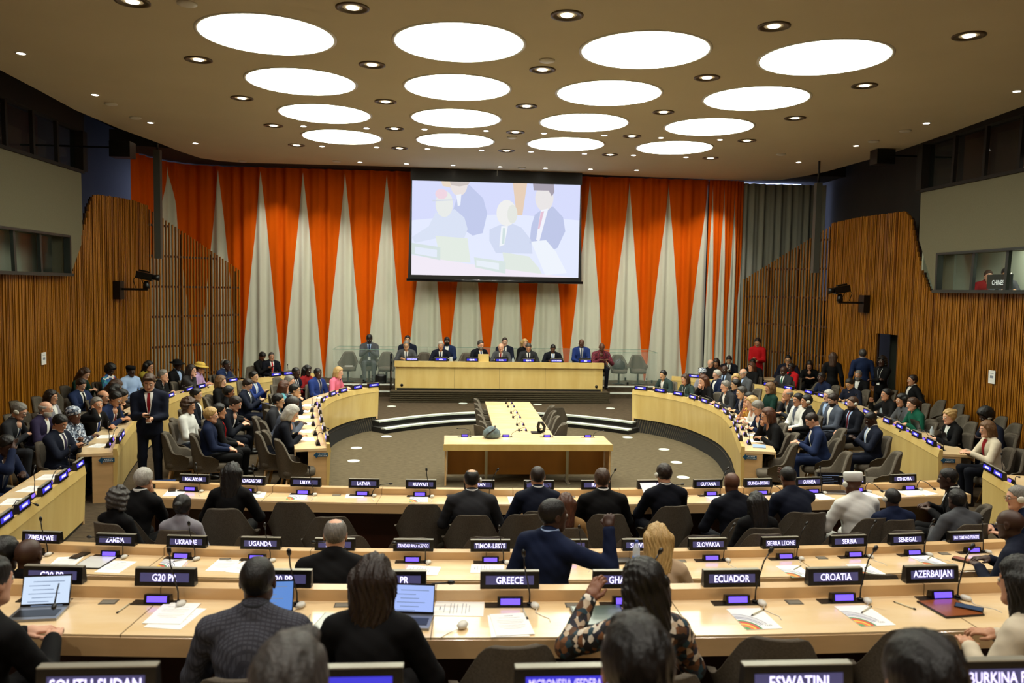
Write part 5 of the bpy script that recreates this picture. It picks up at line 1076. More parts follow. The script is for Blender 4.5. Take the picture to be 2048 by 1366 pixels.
CAST='''
39|823|W|88|write|1|short|grey|charcoal|shirt tie=blue hs=r gl|person in charcoal suit with grey hair and headset by the left wall
92|818|W|90|desk|1|fringe|white|purple|shirt bd=white|person in dark purple suit, bald with white beard, on the left
103|795|W|95|lap|2|bob|dkbrown|ltgrey|f shirt|person in grey jacket with dark bob behind the bald white-bearded man
120|847|W|100|phone|2|short|black|navy|shirt tie=purple|person in navy suit looking at phone, at end of left desk
148|832|W|105|fold|6|turban|black|pattern|f wc=pattern|person in blue and white patterned dress and head wrap
162|770|W|110|phone|1|short|dkbrown|blue|shirt tie=black|person in bright blue suit with phone near the left wall
170|748|W|100|write|1|long|brown|dkgreen|f|person in dark top with long brown hair high on the left
220|741|W|105|lap|5|afro|black|florblue|f hp=30|person in floral blue shirt with rounded black hair
262|743|W|120|lap|5|short|black|sky|hat=cap gl pants=sky|person in light blue tunic and flat black cap
298|733|W|100|chin|2|long|black|mustard|f hp=15|person in mustard top with long black hair by the left screen
298|765|W|165|sphone|1|side|brown|navy|shirt tie=dkred lan=white hp=25 z=1.66|person in navy suit standing in the left aisle holding a phone
194|810|W|110|ear|2|short|grey|black|shirt tie=rblue hy=20|person in black suit and blue tie touching his ear on the left
207|795|W|100|desk|2|fringe|dkgrey|navy||person in navy, balding, bent down behind grey-haired man on the left
231|798|W|100|write|2|short|black|blue|shirt tie=burgundy gl|person in blue suit and glasses writing at left second desk
232|773|W|90|desk|1|long|brown|charcoal|f hp=35 lean=25|person in charcoal with brown hair bending forward near left wall
13|892|W|105|brow|5|short|black|dkblue|shirt tie=slate|person in dark blue suit resting his head on hand, left edge
327|751|W|95|chin|1|short|grey|black|shirt|person in black suit with grey hair, hands at mouth, left second desk
355|731|W|110|lap|5|short|black|black|shirt=sky hat=hat|person in black suit wearing a black brimmed hat
389|741|W|95|chin|1|bob|dkbrown|stripe|f|person in pink, cream and black striped sweater
332|781|W|80|lap|2|xlong|black|black|f|person in black with long black hair behind the standing man
425|738|W|95|desk|2|short|black|lilac|f hat=straw gl|person in lilac blouse and yellow straw hat
468|731|W|110|chin|5|buzz|black|blue|shirt tie=teal gl|person in blue suit and pale blue tie, chin on fist
524.5|713|W|120|phone|4|short|black|black|lan=purple hp=40|person in black looking down before the pale curtain
543|713|W|150|lap|2|buzz|dkgrey|dknavy|shirt tie=red|person in dark suit and red tie before the pale curtain
517.5|733|W|105|lap|2|buzz|grey|slate|shirt tie=navy|person in slate suit with cropped hair facing the well
508|754|W|110|phone|3|short|black|rblue|shirt tie=sky hp=5|person in royal blue suit with pale tie in left wing middle
495|770|W|95|phone|1|short|dkbrown|navy|shirt tie=slate hs=l|person in navy suit with white headset reading a tablet
442.5|764|W|95|lap|1|bob|ltbrown|black|f|person in black with light brown hair at left middle
373.5|790|W|70|write|3|short|black|black||person in black with black hair behind the white jacket woman
393|790|W|85|lap|3|short|black|dknavy|shirt|person in dark navy with floppy black hair beside the curly haired woman
378|813|W|95|lap|2|curly|brown|white|f pants=slate|person in white jacket with curly brown hair
422.7|831|W|78|lap|1|short|blonde|dkblue|f pants=black|person in blue varsity jacket with short ash-blonde hair
439|823|W|70|lap|2|bun|black|black|f lan=red|person in black with orange lanyard beside the varsity jacket
470.7|808|W|90|write|1|short|dkbrown|dknavy|shirt|person in dark suit writing on his knee in the left wing
458|785|W|70|lap|4|short|black|black||person in black with short black hair half hidden in left wing
569|775|W|60|desk|1|bob|auburn|teal|f|person in teal with short auburn hair at the left inner desk
579.6|763|W|95|desk|1|short|grey|slate|gl|person in slate with grey hair leaning in behind auburn hair
592.5|745.5|W|115|desk|5|buzz|black|navy|shirt tie=purple|person in navy with shaved head at left inner desk, far part
615|742|W|120|lap|5|long|black|dkred|f|person in dark red top with black hair and black scarf
636|747|W|125|lap|5|buzz|black|rblue|shirt=ltgrey tie=navy hs=l|person in royal blue suit with striped tie and headset
678|745.6|W|110|desk|1|bob|blonde|pink|f bare|person in pink dress with blonde hair, last at left inner desk
590|781|W|88|chin|3|short|black|dknavy|shirt gl|person in dark navy, hand at face, left inner desk
557|802|W|88|desk|3|short|black|charcoal|shirt gl|person in charcoal suit and glasses at left inner desk
586.6|807.6|W|75|write|5|buzz|dkgrey|slate|shirt|person in slate jacket, shaved head, writing at left inner desk
584|827.5|W|80|write|1|bob|white|dknavy|f|person in dark navy with silver bob at end of left inner desk
1326|750|W|-120|desk|3|short|black|leather|z=1.08 shirt|person in dark green suit, first at the right inner desk
1370|759|W|-115|desk|2|bob|brown|leather|f z=1.1 lan=white|person in dark leather jacket with brown hair on the right
1406|762|W|-105|chin|1|long|auburn|black|f|person in black with long auburn hair leaning on her hand
1404|748|W|-120|lap|4|turban|black|ltgrey|f wc=pattern gl|person in pale top with striped head wrap and glasses
1432.5|773|W|-95|desk|1|short|grey|charcoal|shirt gl|person in charcoal suit and glasses at right inner desk
1470|785|W|-92|desk|3|short|dkgrey|navy|shirt=ltgrey|person in navy suit with greying hair at right inner desk
1492|798|W|-95|chin|2|bun|black|floryel|f bare|person in yellow floral top resting chin on hand
1503|807|W|-92|desk|1|bob|blonde|white|f lean=22|person in white top with blonde hair typing on a phone
1515|816|W|-90|write|1|short|grey|dkblue|shirt gl|person in dark blue with grey hair writing near desk end
1535|832|W|-85|chin|2|bob|auburn|black|f gl lean=22|person in black jacket and glasses at end of right inner desk
1410.5|729|W|-130|lap|1|fringe|grey|black|hp=20|person in black with bald head before the pale curtain
1432.5|726|W|-150|phone|2|bob|dkbrown|brownj|f|person in brown top with wavy dark hair before the curtain
1458|720|W|-160|phone|3|short|black|dknavy|shirt tie=charcoal|person in dark navy suit with black hair, highest before the curtain
1433.5|750|W|-100|lap|1|short|white|dkblue|shirt gl|person in dark blue jacket with white hair, right far group
1449|740|W|-140|lap|5|none|black|grey|shirt=sky tie=navy hs=l|person in grey suit with blue tie and headset, bald
1476|737|W|-110|lap|2|bob|auburn|black|f|person in black with reddish hair in right far group
1486|747|W|-115|lap|1|fringe|white|grey|shirt=sky tie=sky gl fat=1.1|person in grey suit, bald with glasses and pale tie
1472|759|W|-150|lap|1|long|blonde|black|f|person in black with blonde hair facing the camera on the right
1471|770|W|-80|lap|3|short|black|navy||person in navy with dark hair just behind the blonde woman
1505|727|W|-140|chin|4|short|black|black|shirt bd|person in black suit with beard, hand on chin, right far side
1515|685|W|-150|sphone|2|bun|dkbrown|red|f pants=red z=1.50|person in long red dress standing by the right timber screen
1530|743.5|W|-120|phone|5|none|black|charcoal|shirt tie=green|person in dark grey suit and green tie reading, bald
1582|736|W|-110|lap|5|bun|black|red|f shirt=black pants=black|person in bright red blazer at the right second desk
1614|755.5|W|-105|desk|5|short|black|dkblue|f|person in blue jacket with short black hair at right second desk
1576|720|W|-150|desk|3|short|black|navy|gl|person in navy and glasses seated by the right timber screen
1619|731|W|-150|write|2|bob|black|black|f|person in black with black bob bending over by the screen
1666|715|W|30|shang|2|long|brown|black|f z=1.55|person in black standing with her back turned, long brown hair
1539|777.5|W|-95|lap|2|bob|ltbrown|dkgreen|f|person in dark green with light brown hair looking down
1575|789.6|W|-88|chin|2|fringe|grey|charcoal|shirt|person in charcoal suit, bald, hands at face, right middle
1596|800|W|-100|lap|2|bun|black|white|f shirt=slate|person in white blazer with black hair tied up
1612.6|803|W|-85|lap|2|short|black|black|shirt hs=l|person in black suit and headset beside the white blazer
1656.5|792|W|-95|lap|1|short|white|grey|shirt=sky|person in grey suit with white hair right of centre aisle
1666|800.6|W|-95|lap|1|short|dkbrown|slate|shirt bd hp=25|person in slate suit with brown beard looking down
1623.6|841|W|-75|write|1|buzz|dkbrown|blue|shirt lean=16 hp=35|person in blue suit bent over writing in the right aisle
1680|767.6|W|-110|desk|3|short|black|navy|gl hp=30|person in navy and glasses bending at the right second desk
1704.6|807|W|-100|lap|1|short|brown|dknavy|shirt=sky tie=burgundy hs=l bd|person in dark suit with burgundy tie and headset
1741.5|839|W|-85|phone|5|buzz|black|navy|shirt tie=sky|person in navy suit checking phone in right aisle
1725|708.5|W|15|shang|2|short|dkgrey|blue|shirt z=1.66|person in blue suit standing with his back to the camera
1716.5|751|W|-130|lap|2|short|grey|black|bd=grey shirt|person in black with long grey beard near the right door
1764|724|W|-120|sfold|5|curly|black|black|f lan=white z=1.55|person in black with a white badge standing by the right door
1824.5|761|W|-85|arms|2|short|dkbrown|black|shirt z=1.12|person in black suit with white collar by the right wall
1753|789|W|-90|up|2|bun|black|black|f|person in black raising a hand to her mouth on the right
1798|801|W|-90|type|2|long|black|grey|f|person in grey jacket with long dark hair at a laptop
1824.5|809|W|-88|desk|1|pony|brown|green|f|person in green sweater with brown ponytail
1898|834|W|-88|type|1|updo|blonde|black|f shirt lan=green|person in black jacket with blonde hair pinned up
1972|834|W|-88|write|5|afro|black|navy|hs=l|person in navy with headset against the right wall
1973.4|859|W|-80|type|1|bob|ltbrown|cream|f shirt=dkred|person in beige coat with brown hair at a laptop
2034|995|W|-75|desk|1|buzz|grey|dkblue|shirt hs=l gl|person in blue suit with glasses and headset, right edge
288|960|A|15|chin|2|short|white|black|shirt|person in black suit with thick white hair, front row left
465|950|A|0|desk|2|xlong|black|black|f|person in black with long straight black hair, front row
943.5|961|A|0|desk|3|thin|black|charcoal|shirt hs=r fat=1.12|person in charcoal suit with thinning hair at the JAPAN plate
1075|955|A|0|desk|2|buzz|dkbrown|navy|shirt|person in navy with cropped brown hair, front row centre
1204|960|A|0|desk|1|short|brown|black|shirt fat=1.1|person in black suit with brown hair at the IRAQ plate
1328|950|A|-8|paper|1|short|dkbrown|dknavy|shirt hs=l|person in dark navy suit holding papers at HUNGARY plate
1463|967|A|-8|desk|6|none|black|dknavy|fat=1.1|person in dark navy, bald, between GUYANA and GUINEA-BISSAU
1576|956|A|-12|brow|6|buzz|black|navy|gl fat=1.1|person in navy with glasses between GUINEA-BISSAU and GUINEA
1705|968|A|-10|desk|6|none|black|white|hat=kufi hs=l pants=white fat=1.15|person in white robe and white round hat
1895|957.5|A|-60|desk|5|buzz|black|black|shirt|person in black suit at the right end below ETHIOPIA
237.5|1002|V|25|lap|2|curly|dkgrey|black|f|person in black jacket with short curly grey-brown hair
365|1014|V|5|lap|5|bun|black|ltgrey|f shirt=purple|person in pale lilac jacket with black hair tied back
1131|1011|V|5|lap|5|long|auburn|tan|f|person in tan jacket with braided brown hair
1512|1008|V|0|lap|4|xlong|black|black|f lean=10|person in black with very long wavy black hair
1784|998|V|-5|lap|5|buzz|black|dkblue|hs=l fat=1.1|person in dark blue jacket, shaved, behind GUATEMALA
1913|1000|V|-8|ear|5|short|black|grey|hs=r fat=1.1|person in grey suit with headset, hand at ear
671|1071|B|0|desk|1|thin|grey|black|z=1.24 fat=1.1|person in black suit, balding, at the TUNISIA plate
1108|1032|B|42|sraise|5|buzz|black|dkblue|shirt=sky z=1.58 hy=30 fat=1.0 pants=grey|person in dark blue suit raising his right arm
1314|1083|B|4|desk|1|long|blonde|beige|f z=1.2|person in beige vest with blonde hair at SLOVENIA plate
2019|1049|B|-35|desk|5|none|black|navy|gl z=1.24 fat=1.1|person in navy with glasses at the right end, bald
58|1112|V|0|lap|5|none|black|black|z=1.22|person in black, bald and dark, before ZAMBIA at the left
10|1110|V|10|lap|5|short|black|black|z=1.22|person in black with dark hair at left edge, second row
-18|1165|C|25|type|1|short|black|black|shirt fat=1.1 hp=5|person in black suit typing at the left edge
516|1163|C|0|desk|5|buzz|black|check|shirt=charcoal hp=2 fat=1.08|person in grey checked suit with shaved dark head
748|1165|C|6|desk|2|xlong|dkbrown|black|f hp=4 fat=1.08|person in black with very long dark brown hair
1283|1170|C|-6|upl|4|wrap|black|floral|f hp=5|person in floral blouse with black head wrap
2040|1168|C|-25|desk|2|xlong|black|cream|f hp=5|person in cream blazer with long black hair, right edge
580|1385|D|0|lap|2|side|dkgrey|dknavy||person in foreground, only a greying brown head, bottom edge
1273|1340|D|0|lap|2|side|black|black||person in foreground, black haired head right of the MICRONESIA plate
1843|1372|D|0|lap|2|short|black|black||person in foreground, black haired head between ESWATINI and BURKINA FASO
738.6|678|Q|175|phone|5|short|black|grey|shirt=sky tie=blue lan=blue|person in grey suit with phone at the left of the dais
815|680|Q|180|lap|3|short|black|navy|shirt|person in navy behind the UNITED NATIONS plate, back row
894|683|Q|180|lap|5|short|black|blue|shirt bd|person in blue suit with black beard behind INDIA plate
1009.5|684|Q|180|lap|1|short|dkbrown|navy|shirt tie=charcoal|person in navy suit behind the BRAZIL plate, back row
1050|687|Q|165|lap|1|long|blonde|black|f|person in black with blonde hair, back row of the dais
1163|686.5|Q|185|lap|6|none|black|rblue|shirt tie=slate hs=r|person in royal blue suit, bald with headset, on the dais
812.6|691|P|180|desk|3|short|grey|grey|shirt tie=slate gl|person in grey suit and glasses at the UNITED NATIONS plate
881.7|691.5|P|180|desk|2|short|white|navy|shirt tie=dkblue|person in navy suit with white hair at the INDIA plate
961.4|690|P|150|desk|1|short|dkgrey|dknavy|shirt tie=rblue bd=grey gl|person in dark navy with beard at podium, turned right
1002|695|P|195|desk|1|none|white|grey|shirt tie=dkred|person in grey suit and red tie, bald, at BRAZIL plate
1057|695|P|180|desk|2|short|dkgrey|charcoal|shirt tie=navy hp=30|person in charcoal suit looking down left of SOUTH AFRICA
1106|697|P|180|desk|6|buzz|black|dknavy|shirt tie=sky hp=38|person in dark suit bent down at the SOUTH AFRICA plate
1203.6|695|P|180|write|6|none|black|plaid|hp=38|person in burgundy plaid shirt at the right podium end
1977|552|K|-165|desk|1|short|brown|dkred|nochair|person in dark red behind the right interpreter window, left of CHINESE sign
2012|548|K|-165|desk|3|short|black|grey|nochair hs=l|person with headset behind the CHINESE sign in the right booth
'''
for L_ in CAST.strip().splitlines():
    a=L_.split('|'); person(float(a[0]),float(a[1]),a[2],float(a[3]),a[4],int(a[5]),a[6],a[7],a[8],a[9],a[10])
# ---------------- papers, brochures, laptops, small things ----------------
G20T=text_mesh('G20',.03); G20T.materials.append(mat('logo_ink','5c6070',.6))
def thing_mesh(name,mb,mats,loc,rz,label,cat,group=None):
    t=mb.build(name,mats,None,loc,(0,0,rz),label=label,cat=cat,group=group); return t
BR=MB(); BR.box((0,0,.002),(.21,.29,.004),0)
def band(a0,a1,r0,r1,m,z,cx=-.105,cy=-.145,ex=1.,ey=1.):
    n=14; vs=[];
    for i in range(n+1):
        t=math.radians(a0+(a1-a0)*i/n); vs+=[(cx+r0*math.cos(t)*ex,cy+r0*math.sin(t)*ey,z),(cx+r1*math.cos(t)*ex,cy+r1*math.sin(t)*ey,z)]
    BR.add(vs,[(2*i,2*i+1,2*i+3,2*i+2) for i in range(n)],m)
for i,(r0,r1,mm,a) in enumerate(((.0,.03,1,90),(.03,.05,2,90),(.05,.062,3,90),(.062,.082,4,88),(.082,.096,5,86),(.108,.114,6,82),(.122,.130,7,78),(.138,.143,8,74),(.152,.158,7,70))): band(18 if i>4 else 0,90,r0,r1,mm,.0045,ey=1.35)
BRm=BR.mesh('brochure',[PAPER]+[mat('ink_%d'%i,c,.6) for i,c in enumerate(('5a9a5c','e8743a','f0cf4a','d24a38','3f8a5a','5a5f9a','6a7296','8a90b0'))])
def brochure(x,y,z,rz,where,pen=True):
    t=empty('brochure',(x,y,z),rz,label='white brochure with rainbow arcs and G20 logo '+where,cat='brochure',group='G20 brochures'); obj('cover',BRm,t); obj('logo',G20T,t,(.045,-.10,.0046))
    if pen: penf(x+.05*math.cos(rz),y+.07,z+.0045,rz+2.2,'slim pen lying on the brochure '+where)
PENM=MB(); PENM.tube([(0,-.07,.005),(0,.055,.005)],.0045,8); PENM.tube([(0,.055,.005),(0,.072,.005)],[.0045,.001],8,1); PENM.tube([(0,-.073,.005),(0,-.06,.005)],.0055,8,1); PENm=PENM.mesh('pen',[mat('pen_cream','c9c2a2',.4),BLACK])
def penf(x,y,z,rz,label): return obj('pen',PENm,None,(x,y,z),(0,0,rz),label=label,cat='pen',group='pens')
PAP=MB(); PAP.box((0,0,.0015),(.21,.29,.003),0)
for i,(w_,yy) in enumerate(((.05,.11),(.12,.085),(.15,.05),(.15,.03),(.13,.01),(.15,-.02),(.14,-.04),(.1,-.06))): PAP.box((-.0,yy,.0032),(w_,.0035 if i else .008,.0002),1)
PAPm=PAP.mesh('paper_sheet',[PAPER,INK])
def paper(x,y,z,rz,where): return obj('paper_sheet',PAPm,None,(x,y,z),(0,0,rz),label='white printed sheet '+where,cat='paper',group='printed sheets')
def onp(px,py,z): return (*at(px,py,z),z)
zA=ZF+.74; zC=ZC_+.74
# foreground row
for px,py,r,w in((1507,1238,.05,'below the ECUADOR plate'),(1728,1232,.06,'below the CROATIA plate')): brochure(*onp(px,py,zC),r,w)
for px,py,r,w in((345,1228,-.08,'on top of the stack below the second G20 PR plate'),(352,1236,-.2,'under the stack below the second G20 PR plate'),(918,1218,1.5,'right of the long-haired woman, turned sideways'),(1023,1250,.08,'lying below the GREECE plate'),(1016,1252,.02,'peeking from under the GREECE sheet')):
    x,y,z=onp(px,py,zC); paper(x,y,z+(.004 if 'on top' in w or 'lying' in w else 0),r,w)
penf(*onp(248,1217,zC),-.15,'pen lying on the bare wood left of the second G20 PR sheets'); penf(*onp(617,1241,zC),.05,'thin pen right of the checked suit'); penf(*onp(1050,1228,zC+.008),.1,'pen on the sheets below GREECE'); penf(*onp(1808,1212,zC),.5,'pen by the tan folder at the right')
x,y,z=onp(925,1256,zC); m=MB(); m.lathe([(.001,0),(.022,.004),(.03,.018),(.022,.032),(.001,.036)],16,sy=1.5); m.tube([(0,-.03,.01),(-.04,-.08,.003),(-.06,-.16,.003)],.002,5); thing_mesh('computer_mouse',m,[WPLAST],(x,y,z),-.4,'pale rounded mouse-like earpiece below the GREECE plate','mouse')
def laptop(px,py,z,rz,label,col='c7d8ee',tilt=1.9,w=.31,d=.21):
    x,y=at(px,py,z); t=empty('laptop',(x,y,z),rz,label=label,cat='laptop'); m=MB(); m.box((0,0,.008),(w,d,.014)); m.build('base',[mat('laptop_alu','8a8c90',.3,metal=.7)],t)
    m=MB(); m.box((0,-.01,.0155),(w*.86,d*.5,.002)); m.build('keyboard',[BLACK],[c_ for c_ in t.children][0])
    a=tilt-math.pi/2; R=Matrix.Rotation(-a,3,'X'); c=Vector((0,d/2,.015)); L=w*.66
    m=MB(); m.box(c+R@Vector((0,0,L/2)),(w,.008,L),0,R=R); li=m.build('lid',[BLACK],t); m=MB(); p=[c+R@Vector((s*w*.48,-.0045,q)) for s,q in((-1,.012),(1,.012),(1,L-.01),(-1,L-.01))]; m.add(p,[(0,1,2,3)]); m.build('screen',[mat('laptop_screen_'+col,'000000',.2,emit=col,es=.5)],li)
    m=MB()
    for i in range(7): q=L-.04-i*.022; m.add([c+R@Vector((s*w*.36+(.0 if i%2 else .02),-.0052,q+e)) for s,e in((-1,0),(.2 if i%3 else .8,0),(.2 if i%3 else .8,.004),(-1,.004))],[(0,1,2,3)])
    m.build('screen_text',[mat('laptop_text','000000',.3,emit='8fa4c4',es=.3)],li); return t
laptop(76,1230,zC,.08,'open laptop with bright pale screen at the left edge of the foreground',w=.26,d=.19); laptop(530,1244,zC,.02,'open laptop with blue document screen before the checked suit','5d86c8',w=.27,d=.19); laptop(818,1246,zC,-.12,'open laptop with pale blue screen right of the long brown hair','9fb4ee',w=.25,d=.19)
def folder(px,py,z,rz,label,col,w=.24,d=.31,h=.012,cat='folder'):
    x,y=at(px,py,z); m=MB(); m.box((0,0,h/2),(w,d,h)); m.box((0,0,h+.0008),(w*.94,d*.95,.0015),1); return thing_mesh('folder',m,[mat('folder_edge_'+col,'0c0c0c',.3),mat('folder_'+col,col,.3,coat=.3)],(x,y,z),rz,label,cat)
folder(1200,1236,zC,.05,'large glossy dark green folder beside the floral blouse','4c5c54',.30,.27,.02); folder(1900,1218,zC,.12,'tan leather folder under the phone at the right','8c4a20',.26,.25,.01); folder(668,1250,zC,-.2,'shiny black open binder left of the long brown hair','8e8f8a',.2,.26,.012); folder(597,1262,zC,-.06,'small grey tablet beside the checked suit','8f9c98',.11,.2,.01,'tablet')
x,y,z=onp(1938,1216,zC+.012); m=MB(); m.box((0,0,.004),(.075,.15,.008)); m.box((0,0,.0085),(.066,.14,.001),1); thing_mesh('smartphone',m,[BLACK,mat('phone_glass','20242c',.1,emit='3a4a60',es=.4)],(x,y,z),.9,'dark smartphone lying on the tan leather folder','phone')
# second row
for px,py,r,w in((1590,1143,.1,'below the SIERRA LEONE plate'),(1732,1140,.1,'below the SERBIA plate'),(1858,1122,.15,'below the SENEGAL plate'),(345,1127,0,'below the UKRAINE plate')): brochure(*onp(px,py,zA),r,w)
for px,py,r,w in((130,1125,.1,'open at the left of the second row'),(232,1134,-.15,'on the second row desk below ZAMBIA, rightmost'),(448,1131,-.1,'on the second row desk left of UGANDA plate'),(492,1135,-.3,'tilted below the UGANDA plate'),(1320,1138,.1,'beside the beige vest'),(845,1141,1.4,'sideways below the TRINIDAD AND TOBAGO plate'),(975,1138,1.5,'sideways below the TIMOR-LESTE plate')): paper(*onp(px,py,zA),r,w)
folder(190,1126,zA,-.1,'black binder with white pages below the ZAMBIA plate','e2e2de',.24,.3,.01); folder(165,1110,zA,-.3,'narrow black case below the ZAMBIA plate','1a1a1c',.08,.24,.012)
x,y,z=onp(1272,1128,zA); m=MB(); m.lathe([(.001,0),(.031,.0),(.033,.01),(.033,.12),(.03,.15),(.014,.185),(.013,.195),(.001,.195)],20); t=empty('water_bottle',(x,y,z),label='clear plastic water bottle with blue label and cap beside the blonde hair',cat='bottle'); m.build('bottle',[mat('bottle_plastic','c8d6e0',.08,alpha=.6)],t); m=MB(); m.lathe([(.034,.02),(.034,.075)],20); m.build('paper_label',[mat('bottle_label','3f7fd0',.4)],t); m=MB(); m.lathe([(.016,.192),(.016,.215),(.001,.216)],14); m.build('cap',[mat('bottle_cap','1e3f9a',.4)],t)
folder(1247,1124,zA,.1,'grey pouch left of the water bottle','55585a',.14,.12,.02,'pouch'); folder(1930,1123,zA,.7,'small tan leather wallet before the bald man at the right','9a5a28',.09,.2,.02,'wallet')
# front row
for px,py,r,w in((595,993,0,'below the LIBYA plate'),(838,998,0,'below the KUWAIT plate')): brochure(*onp(px,py,zA),r,w,False)
for px,py,r,w in((350,986,.1,'open notebook page right of the white-haired man'),(710,990,.05,'below the LATVIA plate'),(512,990,.1,'right of the long black hair'),(1035,1000,0,'left of the navy suit in the front row'),(1425,992,.2,'below the GUYANA plate'),(1640,993,.2,'below the GUINEA plate'),(1735,990,.2,'right of the white robe'),(1815,985,.1,'below the ETHIOPIA plate'),(1845,984,.3,'below the ETHIOPIA plate, right one'),(1490,980,-.3,'held near the GUINEA-BISSAU plate')): paper(*onp(px,py,zA),r,w)
folder(325,972,zA,.2,'stack of dark blue folders below the MALAYSIA plate','1e3a66',.3,.22,.05); folder(344,981,zA,.3,'black phone-sized case right of the blue folders','141414',.08,.15,.01,'phone case'); folder(902,994,zA,.2,'dark phone lying left of the charcoal suit','283048',.08,.15,.01,'phone')
laptop(1668,985,zA,-.1,'open black laptop left of the white robe','0a0b0d')
# wings
def wing_papers(path,s,items,name,yo=.3):
    P=resample(path,.05); n=len(P)
    for i,(f_,r,kind) in enumerate(items):
        j=min(n-2,max(1,int(f_*(n-1)))); q=P[j]; a=math.atan2(P[j+1][1]-P[j-1][1],P[j+1][0]-P[j-1][0]); nx,ny=-math.sin(a)*s,math.cos(a)*s; x,y=q[0]+nx*yo,q[1]+ny*yo
        od=['first','second','third','fourth','fifth','sixth','seventh','eighth','ninth','tenth','eleventh','twelfth'][i]
        if kind=='p': paper(x,y,ZT,a+r,'on the %s, %s counted from the podium end'%(name,od))
        elif kind=='b': 
            m=MB(); m.box((0,0,.006),(.2,.26,.012)); thing_mesh('booklet',m,[mat('booklet_blue','8fa8c8',.5)],(x,y,ZT),a+r,'pale blue booklet on the %s, %s counted from the podium end'%(name,od),'booklet')
        elif kind=='l':
            t=laptop(0,0,ZT,0,'open laptop on the %s, %s counted from the podium end'%(name,od),'30343a') if False else None
wing_papers(INR,1,[(.1,1.5,'p'),(.22,1.4,'p'),(.34,1.5,'p'),(.45,1.3,'p'),(.54,1.6,'p'),(.63,1.5,'p'),(.72,1.4,'p'),(.8,1.6,'p'),(.88,1.5,'p'),(.95,1.5,'b')],'right inner desk')
wing_papers(INL,-1,[(.1,1.5,'p'),(.25,1.4,'p'),(.4,1.5,'p'),(.5,1.3,'p'),(.6,1.6,'p'),(.7,1.5,'p'),(.8,1.4,'p'),(.9,1.6,'p')],'left inner desk')
wing_papers(RT2,1,[(.2,1.5,'p'),(.35,1.4,'p'),(.5,1.5,'p'),(.66,1.3,'p'),(.8,1.6,'p'),(.9,1.5,'p')],'right second desk')
wing_papers(LF2,-1,[(.15,1.5,'p'),(.3,1.4,'p'),(.45,1.5,'p'),(.6,1.3,'p'),(.75,1.6,'p'),(.88,1.5,'p'),(.95,1.2,'p')],'left second desk')
wing_papers(LF3,-1,[(.15,1.5,'p'),(.35,1.3,'p'),(.55,1.6,'p'),(.8,1.4,'p')],'lower left desk')
def wlap(px,py,rz,label):
    laptop(px,py,ZT,rz,label,'30343a',w=.3)
wlap(1760,823,math.pi/2-.1,'silver laptop before the dark-haired woman in grey on the right'); wlap(1846,862,math.pi/2-.05,'open laptop of the blonde woman on the right'); wlap(1898,886,math.pi/2,'open laptop of the woman in the beige coat')
for px,py,z,lb in((1863,876,ZT,'clear bottle between the two laptops at the right'),(1762,830,ZT,'clear bottle by the silver laptop on the right'),(1026,722,1.27,'clear water bottle on the podium between BRAZIL and G20 PR')):
    x,y=at(px,py,z) if z==ZT else (atY(px,py,22.6)[0],22.6); m=MB(); m.lathe([(.001,0),(.031,.0),(.033,.14),(.014,.18),(.014,.2),(.001,.2)],16); thing_mesh('water_bottle',m,[mat('bottle_plastic','c8d6e0',.08,alpha=.6)],(x,y,z),0,lb,'bottle')
# dais odds and ends
x,_=atY(902,715,22.6); t=empty('glass_pitcher',(x,22.6,1.27),label='clear glass pitcher on the podium right of the INDIA plate',cat='pitcher'); m=MB(); m.lathe([(.05,0),(.06,.08),(.045,.17),(.052,.2)],18); m.build('body',[mat('pitcher_glass','dfe8e8',.05,alpha=.5)],t); m=MB(); m.tube([(-.05,0,.16),(-.1,0,.14),(-.1,0,.07),(-.055,0,.05)],.008,6); m.build('handle',[WPLAST],t)
x,_=atY(762,745,24.1); m=MB(); m.lathe([(.16,0),(.17,.02),(.17,.22),(.14,.26),(.001,.27)],16,sy=.6); t=empty('bag',(x,24.0,.54),label='black bag on the dais floor beside the man in the grey suit',cat='bag'); m.build('bag_body',[BLACK],t); m=MB(); m.tube([(-.08,0,.25),(-.06,0,.36),(.06,0,.36),(.08,0,.25)],.01,6); m.build('handle',[BLACK],t)
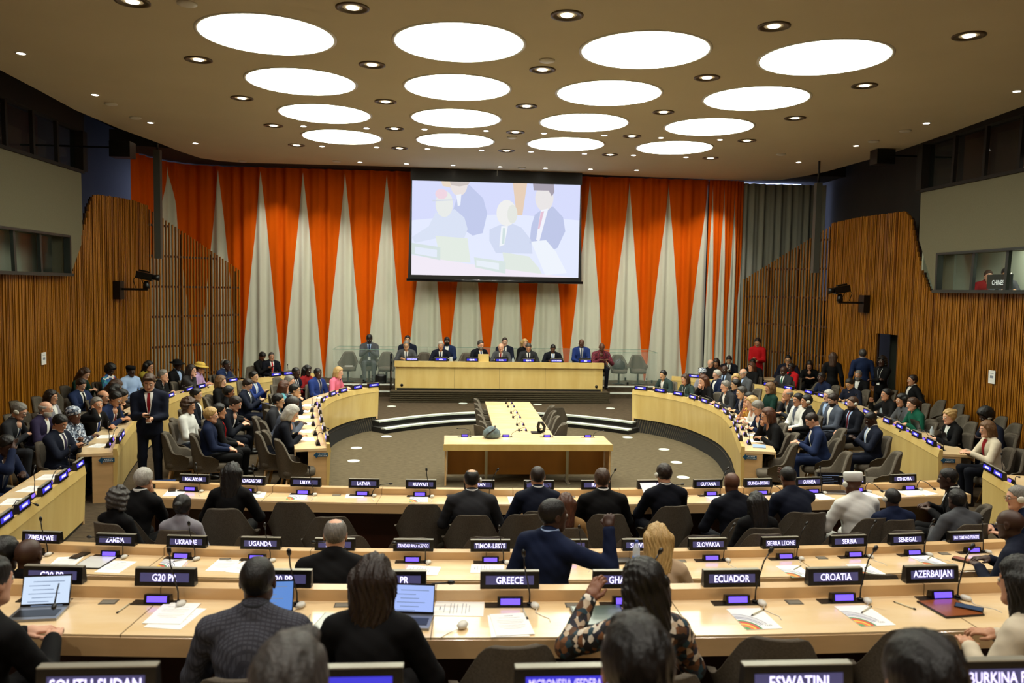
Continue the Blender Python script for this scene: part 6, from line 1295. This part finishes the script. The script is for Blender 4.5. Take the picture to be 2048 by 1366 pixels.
x,_=atY(1238,722,24.3); t=empty('bag',(x,24.28,1.01),label='grey leather bag standing on a dais armchair at the right',cat='bag'); m=MB(); m.lathe([(.15,0),(.2,.05),(.17,.22),(.06,.3),(.001,.31)],16,sy=.6); m.build('bag_body',[mat('bag_leather','3a3a3c',.35)],t); m=MB(); m.tube([(-.08,-.08,.2),(0,-.12,.34),(.1,-.06,.2)],.01,6); m.build('handle',[mat('bag_leather','3a3a3c',.35)],t)
x,z_=atY(698,728,24.3); t=thing_mesh('folded_paper',MB().box((0,0,.01),(.24,.12,.02)),[PAPER],(x,24.25,1.01),.2,'folded white paper on the leftmost dais armchair','paper')
# coat on a chair by the right screen, side table
x,y=at(1640,745,1.0); chair(x,y+.2,ZF,hd(-120),'armchair draped with a pale pink scarf by the right timber screen'); t=empty('scarf',(x-.05,y+.1,ZF+.9),label='pale pink scarf draped over an armchair by the right timber screen',cat='scarf'); V,Q=prim_mesh([('c',(-.1,0,0),(.14,.05,.03),.09,.08),('c',(-.1,0,0),(-.12,-.03,-.25),.07,.05),('c',(.14,.05,.03),(.16,.02,-.2),.06,.05)],.05,.02); obj('cloth',fast('cloth',V,Q,[mat('scarf_pink','d8b8a8',.9)]),t)
x,y=at(1570,758,ZF+.7); t=empty('side_table',(x,y,ZF),label='low dark side table near the woman in red at the right timber screen',cat='table'); m=MB(); m.box((0,0,.7),(1.5,.5,.04)); m.build('table_top',[MAPLE_TOP],t)
for s in(-1,1): m=MB(); m.box((s*.7,0,.34),(.05,.45,.68)); m.build('leg',[BLACK],t)
x,y=at(1561,748,ZF+.76); m=MB(); m.lathe([(.03,0),(.042,.1),(.044,.11),(.001,.112)],16); thing_mesh('paper_cup',m,[PAPER],(x,y,ZF+.72),0,'white paper cup on the side table by the right timber screen','cup')
# brown handbag on the floor under the left empty chairs
x,y=at(388,925,ZF+.15); m=MB(); m.lathe([(.12,0),(.15,.04),(.14,.2),(.1,.26),(.001,.27)],16,sy=.5); m.tube([(-.08,0,.24),(-.05,0,.38),(.05,0,.38),(.08,0,.24)],.009,6); thing_mesh('handbag',m,[mat('bag_brown','6a3418',.5)],(x,y,ZF),.3,'brown handbag on the floor behind the white jacket woman','bag')
